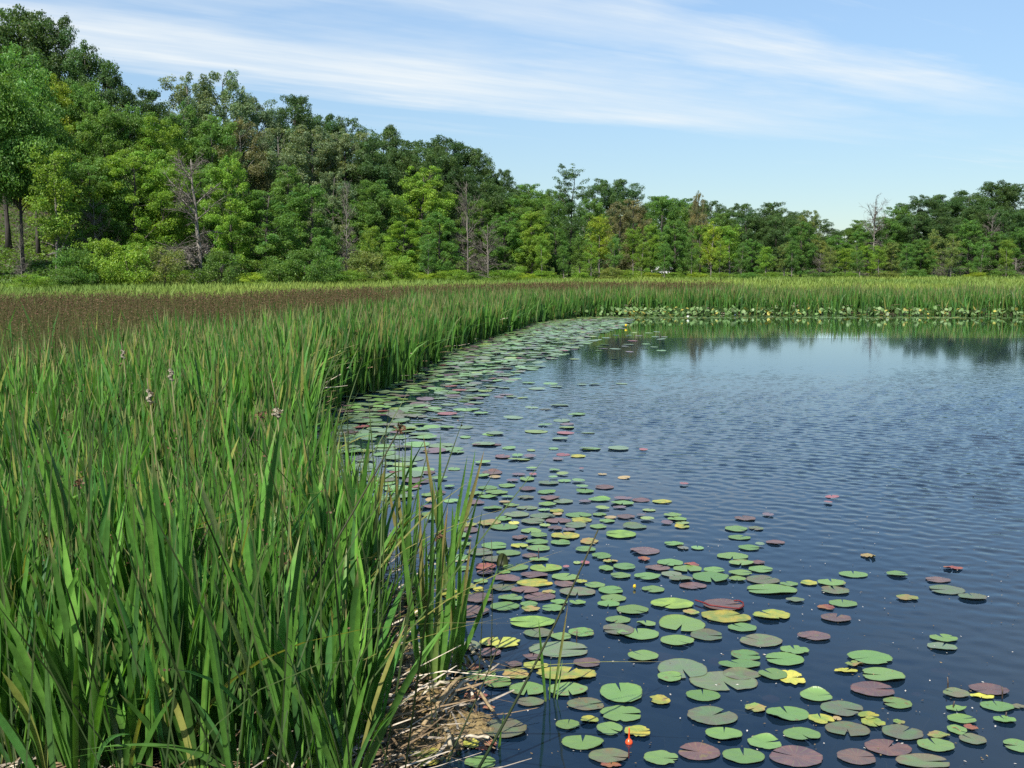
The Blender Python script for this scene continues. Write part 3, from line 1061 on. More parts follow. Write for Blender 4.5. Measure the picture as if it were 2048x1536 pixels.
def scatter(r, n, y0, y1, xl, xr, power=1.0):
    """Random ground points between sight-line columns xl and xr (functions of y give metres)."""
    y = r.uniform(y0 ** power, y1 ** power, n) ** (1 / power)
    a0, a1 = (xl - 1024) / F, (xr - 1024) / F
    x = r.uniform(a0, a1, n) * y
    return np.stack([x, y], 1)


def shoots(r, base2, nleaf, Hm, Wm, nseg, fold=0.0, yellow=0.09, spread=1.0):
    """Cattail shoots: nleaf blades fanning from each base."""
    n = len(base2)
    b = np.repeat(base2, nleaf, axis=0)
    m = len(b)
    fan = np.repeat(r.normal(0.0, 0.9, n), nleaf)
    sgn = np.tile(np.linspace(-1, 1, nleaf), n) + r.normal(0, 0.25, m)
    az = fan + np.where(sgn < 0, math.pi, 0)
    off = np.abs(sgn)
    bx = b[:, 0] + np.cos(fan) * sgn * 0.014
    by = b[:, 1] + np.sin(fan) * sgn * 0.014
    hn = np.interp(base2[:, 1], [0.0, 0.1, 4.0, 6.0, 8.0, 11.0, 15], [1.0, 0.52, 0.55, 0.66, 0.80, 0.92, 1.0]) * r.uniform(0.74, 1.12, n) * (1 + 0.16 * vnoise(base2, 1.3, 64))
    hz = np.repeat(hn, nleaf) * r.uniform(0.62, 1.05, m) * Hm
    base = np.stack([bx, by, np.full(m, -0.04)], 1)
    lean = (0.04 + 0.10 * off * spread) * r.uniform(0.3, 1.5, m)
    curve = np.where(r.uniform(size=m) < 0.08, r.uniform(0.25, 0.75, m), r.uniform(0.0, 0.12, m)) * spread
    face = r.normal(0, 0.75, m)
    cb = leaf_cols(r, m, yellow)
    ct = cb * np.array([1.15, 1.05, 0.9])
    tipc = np.where(r.uniform(size=m)[:, None] < 0.45, np.array([0.30, 0.24, 0.12])[None], ct)
    W = Wm * r.uniform(0.65, 1.25, m)
    return blades(r, base, hz, W, az, lean, curve, face, nseg, cb * 0.95 + 0.02 * np.array([1, 1, 0.4]), ct, fold, 0.24, tipc, 0.10)


def cattail_points():
    r = np.random.default_rng(3)
    # front bed
    P1 = scatter(r, 7800, 3.15, 15.0, -150, 1024, 1.9)
    sd = pond_sd(P1)
    jag = 0.25 * vnoise(P1, 2.2, 4)
    keep = (sd < np.where(P1[:, 1] < 7, -0.14, -0.03) + jag * 0.4) & (vnoise(P1, 1.3, 8) > -0.95)
    P1 = P1[keep]
    extra = scatter(r, 150, 3.2, 4.6, -120, 420, 1.0)
    P1 = np.concatenate([P1, extra])
    pxb = P1[:, 0] / P1[:, 1] * F + 1024
    P1 = P1[(P1[:, 1] > 5.8) | (pxb < 735 + 18 * vnoise(P1, 5, 2))]
    dshore = seg_dist(P1, LAND, closed=False)
    p_keep = np.where(P1[:, 1] < 7.0, 1.0, np.clip(np.interp(P1[:, 1], [8.5, 11.5, 15], [1.0, 0.15, 0.03]) + (dshore < 2.7 + 0.5 * vnoise(P1, 1.0, 77)), 0.0, 1)) * 0.80
    # an open scrape with dead straw shows low on the left
    hole = 0.55 * np.exp(-(((P1[:, 0] + 1.15) / 0.5) ** 2 + ((P1[:, 1] - 3.75) / 0.42) ** 2))
    p_keep = p_keep * (1 - 0.85 * hole) * np.interp(P1[:, 1], [3.1, 3.9], [0.9, 1.0]) * np.interp(P1[:, 1], [4.0, 5.5], [1.25, 1.0])
    P1 = P1[r.uniform(size=len(P1)) < p_keep]
    # band along the shore further out, widening to the far bank
    P2 = scatter(r, 60000, 13.0, 47.0, -100, 2200, 1.7)
    sd = pond_sd(P2)
    dshore = seg_dist(P2, LAND, closed=False)
    width = np.interp(P2[:, 1], [13, 22, 30, 36, 46], [2.6, 3.0, 4.5, 9, 9])
    keep = (sd < 0.24 + 0.14 * vnoise(P2, 1.4, 21)) & (dshore < width * (1 + 0.3 * vnoise(P2, 0.7, 9)))
    return P1, P2[keep]


P1, P2 = cattail_points()
M_IND = 260
cell = {}
# nearest shoots become plants of their own, the rest of the bed is one mass
order = np.argsort(np.hypot(P1[:, 0] * 1.0, P1[:, 1]))
ahead = [i for i in order if abs(P1[i, 0] / P1[i, 1] * F) < 1060]
ind_i = ahead[:M_IND]
rest = np.ones(len(P1), bool)
rest[ind_i] = False
r_ = np.random.default_rng(9)
SHOOT = []
for s in range(20):
    v, q, c = shoots(r_, np.zeros((1, 2)), int(r_.integers(4, 8)), 1.36, 0.025, 9, fold=0.30)
    SHOOT.append(build_mesh("cattail_shoot", v, [q], c))
    SHOOT[-1].materials.append(M_BLADE)
for k, i in enumerate(ind_i):
    x, y = P1[i]
    o = link("cattail", SHOOT[k % len(SHOOT)])
    o.location = (x, y, float(terrain_z(x, y)[0]))
    s = random.uniform(0.34, 0.72) if y < 5.0 else random.uniform(0.45, 0.85)
    s = 0.9 if (k % 9 == 0 and x < -0.9) else s
    wx = 0.75 + 0.3 * s
    o.scale = (wx * random.uniform(0.9, 1.2), wx * random.uniform(0.9, 1.2), s)
    o.rotation_euler = (random.gauss(0, 0.04), random.gauss(-0.05, 0.06), random.gauss(0, 0.7))
    col_ = random.uniform(0.88, 1.12)
    o.color = (col_ * random.uniform(0.93, 1.08), col_, col_ * random.uniform(0.9, 1.1), 1)
    px = x / y * F + 1024
    zone = ("in the lower left corner of the reed bed" if px < 330 else
            "in the front middle of the reed bed, over pale dead straw" if px < 600 else
            "on the water side of the reed bed, beside the brown mat")
    tag(o, f"green cattail shoot {zone}", "cattail", f"cattails {zone}")

rb = np.random.default_rng(31)
g = Geo()
near = P1[rest]
nearA = near[near[:, 1] < 9]
nearB = near[near[:, 1] >= 9]
for pts_, nl_, ns_, w_, h_ in ((nearA, 5, 7, 0.024, 1.38), (nearB, 5, 5, 0.027, 1.22)):
    v, q, c = shoots(rb, pts_, nl_, h_, w_, ns_, fold=0.0)
    v[:, 2] += 0.05
    g.add(v, [q], c * (0.92 if nl_ == 5 and ns_ == 5 else 1.0))
mid = P2[P2[:, 1] < 26]
farp = P2[P2[:, 1] >= 26]
v, q, c = shoots(rb, mid[rb.uniform(size=len(mid)) < 0.8], 5, 1.08, 0.034, 4, yellow=0.09)
g.add(v, [q], c * 0.82)
fx = farp[rb.uniform(size=len(farp)) < 0.75]
v, q, c = shoots(rb, fx, 4, 1.10, 0.040, 3, yellow=0.06)
g.add(v, [q], c * 0.84)
tag(link("cattail_reeds", g.mesh("cattail_reeds"), M_BLADE), "dense green cattail bed along the left shore and far bank", "reeds", kind="stuff")


def rush_bed():
    r = np.random.default_rng(12)
    P = scatter(r, 125000, 9.5, 62.0, -140, 1500, 1.3)
    sd = pond_sd(P)
    ds = seg_dist(P, LAND, closed=False)
    wid = np.interp(P[:, 1], [7, 14, 24, 36, 60], [2.6, 2.2, 2.4, 4.5, 6])
    far_lim = np.interp(P[:, 0] / P[:, 1], [-0.6, -0.3, 0.0, 0.25], [27, 29, 47, 62]) + 2.5 * vnoise(P, 0.35, 5)
    keep = (sd < -0.1) & (ds > wid) & (P[:, 1] < far_lim) & (r.uniform(size=len(P)) < np.clip(np.interp(P[:, 0] / P[:, 1] * F + 1024, [1000, 1500], [1.0, 0.0]), 0, 1))
    P = P[keep]
    # loose dark stems also stand through the front cattails
    Q = scatter(r, 1500, 2.9, 12, -100, 800, 1.6)
    Q = Q[pond_sd(Q) < -0.1]
    g = Geo()
    for pts_, lean_, tall, head in ((P, 0.07, 1.16, 0.97), (Q, 0.34, 1.15, 0.3)):
        n = len(pts_)
        base = np.column_stack([pts_, np.zeros(n)])
        az = r.uniform(0, 6.28, n)
        H = tall * (r.uniform(0.78, 1.08, n) if lean_ < 0.1 else r.uniform(0.5, 1.1, n))
        lean = np.abs(r.normal(0, lean_, n))
        curve = np.where(r.uniform(size=n) < 0.1, r.uniform(0, 0.5, n), 0.0)
        cbase = np.array([0.040, 0.075, 0.024]) * r.uniform(0.7, 1.3, (n, 1))
        W = np.interp(pts_[:, 1], [3, 12, 30, 60], [0.006, 0.009, 0.016, 0.026])
        v, q, c = blades(r, base, H, W, az, lean, curve, r.normal(0, 0.5, n), 3 if lean_ < 0.1 else 5, cbase, cbase * ([1.8, 0.95, 0.8] if lean_ < 0.1 else [1.3, 1.05, 0.8]), taper=0.1)
        g.add(v, [q], c)
        # small brown flower clusters hang just below the tips
        m = r.uniform(size=n) < head * (np.interp(pts_[:, 1], [9, 17], [0.35, 1.0]) if lean_ < 0.1 else 1)
        tipz = base[m].copy()
        hh, ll, aa, cc = H[m], lean[m], az[m], curve[m]
        u = 0.94
        offm = hh * (ll * u + cc * u ** 2.6)
        tipz[:, 0] += np.cos(aa) * offm
        tipz[:, 1] += np.sin(aa) * offm
        tipz[:, 2] += hh * (u - 0.42 * np.clip(cc, 0, 2) * u ** 3)
        k = 4 if lean_ < 0.1 else 3
        T = np.repeat(tipz, k, axis=0) + r.normal(0, 0.012, (len(tipz) * k, 3)) - np.abs(r.normal(0, 0.06 if lean_ < 0.1 else 0.01, (len(tipz) * k, 1))) * [0, 0, 1]
        sz = np.interp(T[:, 1], [3, 12, 30, 60], [0.010, 0.016, 0.030, 0.046])
        vv, qq = leaf_quads(T, r.normal(size=T.shape), 1.0, 0.8, r)
        ctr = np.repeat(T, 4, axis=0)
        vv = ctr + (vv - ctr) * np.repeat(sz, 4)[:, None]
        hc = np.array([0.108, 0.058, 0.031]) * r.uniform(0.6, 1.45, (len(T), 1))
        g.add(vv, [qq], np.repeat(hc, 4, axis=0))
    tag(link("rush_reeds", g.mesh("rush_reeds"), M_RUSH), "brown-topped bulrush bed behind the cattails, spreading to the meadow", "rushes", kind="stuff")


rush_bed()


def meadow():
    r = np.random.default_rng(14)
    P = scatter(r, 125000, 25, 170, -160, 2250, 0.9)
    a = P[:, 0] / P[:, 1]
    lim = edge_dist(a) + 10
    low = np.interp(a, [-0.6, -0.3, 0.0, 0.25, 0.6], [26, 28, 40, 46, 44])
    sd = pond_sd(P)
    keep = (P[:, 1] < lim) & (P[:, 1] > low) & (sd < -3)
    P = P[keep]
    n = len(P)
    base = np.column_stack([P, np.zeros(n) + 0.02])
    H = r.uniform(0.35, 0.8, n) * (1 + 0.25 * vnoise(P, 0.3, 3))
    k = (0.5 + 0.5 * vnoise(P, 0.16, 6))[:, None]
    cb = np.array([0.085, 0.165, 0.034]) * (1 - k) + np.array([0.17, 0.235, 0.045]) * k
    cb = cb * r.uniform(0.75, 1.25, (n, 1))
    W = np.interp(P[:, 1], [38, 80, 160], [0.05, 0.09, 0.16])
    v, q, c = blades(r, base, H, W, r.uniform(0, 6.28, n), np.abs(r.normal(0, 0.25, n)), r.uniform(0, 0.3, n), r.normal(0, 0.7, n), 2, cb, cb * [1.2, 1.1, 0.9], taper=0.6)
    tag(link("meadow_grass", build_mesh("meadow_grass", v, [q], c), M_RUSH), "pale green sedge meadow between the rushes and the wood", "grass", kind="stuff")


meadow()
undergrowth()


def litter():
    """Bleached dead reed leaves lying crossed over the mud."""
    r = np.random.default_rng(15)
    g = Geo()
    P = scatter(r, 9000, 2.9, 9.0, -120, 1000, 1.2)
    P = P[pond_sd(P) < 0.12]
    P = P[((P[:, 0] / P[:, 1] * F + 1024 < 760) & (P[:, 1] < 5.6)) | ((P[:, 1] > 5.6) & (pond_sd(P) < -0.12))]
    M_ = np.array([ground(r.uniform(795, 985), r.uniform(1300, 1500)) for _ in range(130)])
    Pf = np.concatenate([P, M_])
    S = []
    for a, b in zip(LAND[:-1], LAND[1:]):
        L = np.linalg.norm(b - a)
        m = int(L * 60)
        t = r.uniform(0, 1, (m, 1))
        nrm = np.array([-(b - a)[1], (b - a)[0]]) / L
        S.append(a + (b - a) * t + nrm * r.uniform(0.0, 0.8, (m, 1)))
    S = np.concatenate(S)
    S = S[S[:, 1] > 9]
    for pts_, hmax in ((Pf, 0.16), (S, 0.50)):
        n = len(pts_)
        L = r.uniform(0.12, 0.6, n)
        az = r.uniform(0, 6.28, n)
        rise = np.where(r.uniform(size=n) < 0.25, r.uniform(0, 1, n), r.uniform(0, 0.15, n)) * (1 if hmax > 0.3 else 0.5)
        z0 = r.uniform(0.0, hmax, n) ** 1.5 + 0.035
        if hmax < 0.3:
            L[-130:] *= 0.45
            z0[-130:] = r.uniform(0.025, 0.05, 130)
            rise[-130:] *= 0.2
        d = np.stack([np.cos(az), np.sin(az), rise], 1)
        d /= np.linalg.norm(d, axis=1, keepdims=True)
        sd_ = np.stack([-np.sin(az), np.cos(az), r.uniform(-0.6, 0.6, n)], 1)
        W = r.uniform(0.003, 0.012, n) * np.interp(pts_[:, 1], [3, 9, 30], [1, 1.4, 2.6])
        b0 = np.column_stack([pts_, z0])
        b1 = b0 + d * (L * 0.5)[:, None] + r.normal(0, 0.015, (n, 3))
        b2 = b0 + d * L[:, None]
        rows = []
        for p_, k in ((b0, 1), (b1, 1), (b2, 0.5)):
            rows += [p_ - sd_ * (W * k * 0.5)[:, None], p_ + sd_ * (W * k * 0.5)[:, None]]
        V = np.stack(rows, 1).reshape(-1, 3)
        i = np.arange(n) * 6
        q = np.concatenate([np.stack([i, i + 1, i + 3, i + 2], 1), np.stack([i + 2, i + 3, i + 5, i + 4], 1)])
        base = np.where(r.uniform(size=(n, 1)) < 0.35, np.array([[0.47, 0.40, 0.31]]), np.array([[0.20, 0.14, 0.08]]))
        c = base * r.uniform(0.5, 1.2, (n, 1))
        g.add(V, [q], np.repeat(c, 6, axis=0))
    tag(link("dead_reed_litter", g.mesh("dead_reed_litter"), M_STRAW), "bleached dead reed leaves strewn on the mud under the cattails", "litter", kind="stuff")


litter()


def spatterdock():
    r = np.random.default_rng(16)
    n = 6000
    px = r.uniform(1130, 2200, n)
    depth_row = np.interp(px, [1130, 1200, 1300, 1500, 2200], [6, 20, 14, 24, 28])
    py = 637.5 - r.uniform(0, 1, n) * depth_row
    xy = np.array([ground(a, b) for a, b in zip(px, py)])
    z = np.where((r.uniform(size=n) < 0.7) & (py < 634.5), r.uniform(0.03, 0.26, n), 0.015)
    tilt = np.where(z > 0.02, r.uniform(0.2, 1.2, n), 0.02)
    az = r.uniform(0, 6.28, n)
    R = r.uniform(0.05, 0.095, n)
    k = 9
    th = np.linspace(0, 2 * math.pi, k, endpoint=False)
    u = np.stack([-np.sin(az), np.cos(az), np.zeros(n)], 1)
    w = np.stack([np.cos(az) * np.cos(tilt), np.sin(az) * np.cos(tilt), np.sin(tilt)], 1)
    ring = (u[:, None] * (np.cos(th) * 0.8)[None, :, None] + w[:, None] * np.sin(th)[None, :, None]) * R[:, None, None]
    ctr = np.column_stack([xy, z + R * np.sin(tilt)])
    V = (ctr[:, None] + ring).reshape(-1, 3)
    f = np.arange(n * k).reshape(n, k)
    kk = r.uniform(size=(n, 1))
    c = np.where(kk < 0.22, np.array([[0.19, 0.26, 0.11]]), np.where(kk < 0.9, np.array([[0.12, 0.20, 0.06]]), np.array([[0.35, 0.30, 0.06]])))
    c = c * r.uniform(0.7, 1.25, (n, 1))
    tag(link("spatterdock_leaves", build_mesh("spatterdock_leaves", V, [f], np.repeat(c, k, axis=0)), M_SPATTER),
        "pale upright water-lily leaves crowding the far bank's waterline", "water plants", kind="stuff")


spatterdock()

# ------------------------------------------------------------------ lily pads
PAD_C = {'g': (0.120, 0.215, 0.062), 'G': (0.118, 0.170, 0.085), 'lg': (0.145, 0.235, 0.055), 'p': (0.110, 0.070, 0.070), 'b': (0.115, 0.112, 0.072),  # G: dull green with the sky's sheen mixed into the colour
         'y': (0.43, 0.41, 0.07), 'yg': (0.18, 0.24, 0.055), 'r': (0.20, 0.062, 0.055), 'o': (0.27, 0.19, 0.07), 's': (0.24, 0.10, 0.085)}
PAD_2 = {'g': (0.125, 0.215, 0.068), 'G': (0.13, 0.15, 0.10), 'lg': (0.20, 0.31, 0.06), 'p': (0.15, 0.085, 0.075), 'b': (0.10, 0.15, 0.07),
         'y': (0.33, 0.36, 0.06), 'yg': (0.34, 0.30, 0.05), 'r': (0.26, 0.11, 0.05), 'o': (0.16, 0.24, 0.06), 's': (0.20, 0.07, 0.05)}
PAD_W = {'g': 'green', 'G': 'grey-green', 'lg': 'light green', 'p': 'purple-brown', 'b': 'olive-brown', 'y': 'bright yellow', 'yg': 'yellow-green',
         'r': 'red', 'o': 'orange-blotched', 's': 'sunken reddish'}


def pad_material(key):
    m, nt, out = new_mat("lily_pad_" + PAD_W[key].replace("-", "_").replace(" ", "_"))
    tcx = nt.nodes.new("ShaderNodeTexCoord")
    oi = nt.nodes.new("ShaderNodeObjectInfo")
    geo = nt.nodes.new("ShaderNodeNewGeometry")

    def M(op, a, b=None, c=None, clamp=False):
        return _m(op, a, b, c, tree=nt, clamp=clamp)
    nz = nt.nodes.new("ShaderNodeTexNoise")
    nz.inputs["Scale"].default_value = 16
    nz.inputs["Detail"].default_value = 4
    nt.links.new(geo.outputs["Position"], nz.inputs["Vector"])
    nf = nt.nodes.new("ShaderNodeTexNoise")
    nf.inputs["Scale"].default_value = 110
    nf.inputs["Detail"].default_value = 3
    nt.links.new(geo.outputs["Position"], nf.inputs["Vector"])
    sp = nt.nodes.new("ShaderNodeSeparateXYZ")
    nt.links.new(tcx.outputs["Object"], sp.inputs[0])
    ang = M('ARCTAN2', sp.outputs[1], sp.outputs[0])
    vein = M('POWER', M('ABSOLUTE', M('SINE', M('MULTIPLY', ang, 8.0))), 0.35)     # narrow dips = radial veins
    vein = _maprange(vein, 0.25, 0.75, 1.0, 0.0, tree=nt)
    mx = nt.nodes.new("ShaderNodeMix")
    mx.data_type = 'RGBA'
    nt.links.new(_maprange(nz.outputs["Fac"], 0.38, 0.66, 0, 1, tree=nt), mx.inputs["Factor"])
    mx.inputs["A"].default_value = (*PAD_C[key], 1)
    mx.inputs["B"].default_value = (*PAD_2[key], 1)
    # veins a little lighter, specks a little browner
    mv = nt.nodes.new("ShaderNodeMix")
    mv.data_type = 'RGBA'
    nt.links.new(M('MULTIPLY', vein, 0.22), mv.inputs["Factor"])
    nt.links.new(mx.outputs["Result"], mv.inputs["A"])
    mv.inputs["B"].default_value = (0.24, 0.30, 0.11, 1)
    ms_ = nt.nodes.new("ShaderNodeMix")
    ms_.data_type = 'RGBA'
    spk = {'y': 0.75, 'yg': 0.6, 'o': 0.8, 'lg': 0.3}.get(key, 0.22)
    nt.links.new(M('MULTIPLY', _maprange(nf.outputs["Fac"], 0.62, 0.72, 0, 1, tree=nt), spk), ms_.inputs["Factor"])
    nt.links.new(mv.outputs["Result"], ms_.inputs["A"])
    ms_.inputs["B"].default_value = (0.10, 0.06, 0.025, 1)
    # rot patches: some leaves have none, some are half eaten by them
    nr_ = nt.nodes.new("ShaderNodeTexNoise")
    nr_.inputs["Scale"].default_value = 24
    nr_.inputs["Detail"].default_value = 6
    nr_.inputs["Roughness"].default_value = 0.65
    nt.links.new(geo.outputs["Position"], nr_.inputs["Vector"])
    lvl = M('ADD', nr_.outputs["Fac"], M('MULTIPLY', M('POWER', oi.outputs["Random"], 2.0), {'y': 0.20, 'yg': 0.18, 'o': 0.24}.get(key, 0.13)))
    rot = _maprange(lvl, 0.66, 0.74, 0.0, 0.85, tree=nt)
    mr = nt.nodes.new("ShaderNodeMix")
    mr.data_type = 'RGBA'
    nt.links.new(rot, mr.inputs["Factor"])
    nt.links.new(ms_.outputs["Result"], mr.inputs["A"])
    mr.inputs["B"].default_value = (0.23, 0.165, 0.07, 1) if key in ('y', 'yg', 'o', 'lg') else (0.14, 0.115, 0.05, 1)
    ms_ = mr
    at = nt.nodes.new("ShaderNodeAttribute")
    at.attribute_name = "tint"
    mu = nt.nodes.new("ShaderNodeMix")
    mu.data_type = 'RGBA'
    mu.blend_type = 'MULTIPLY'
    mu.inputs["Factor"].default_value = 1.0
    nt.links.new(ms_.outputs["Result"], mu.inputs["A"])
    nt.links.new(at.outputs["Color"], mu.inputs["B"])
    mo = nt.nodes.new("ShaderNodeMix")
    mo.data_type = 'RGBA'
    mo.blend_type = 'MULTIPLY'
    mo.inputs["Factor"].default_value = 1.0
    nt.links.new(mu.outputs["Result"], mo.inputs["A"])
    nt.links.new(oi.outputs["Color"], mo.inputs["B"])
    pr = nt.nodes.new("ShaderNodeBsdfPrincipled")
    nt.links.new(mo.outputs["Result"], pr.inputs["Base Color"])
    pr.inputs["Roughness"].default_value = 0.38 if key in 'gGpbs' else 0.5
    pr.inputs["Specular IOR Level"].default_value = 0.5
    bp = nt.nodes.new("ShaderNodeBump")
    bp.inputs["Strength"].default_value = 0.35
    bp.inputs["Distance"].default_value = 0.006
    nt.links.new(M('ADD', M('MULTIPLY', vein, -0.4), M('MULTIPLY', nz.outputs["Fac"], 1.2)), bp.inputs["Height"])
    nt.links.new(bp.outputs[0], pr.inputs["Normal"])
    nt.links.new(pr.outputs[0], out.inputs[0])
    return m


PAD_M = {k: pad_material(k) for k in PAD_C}

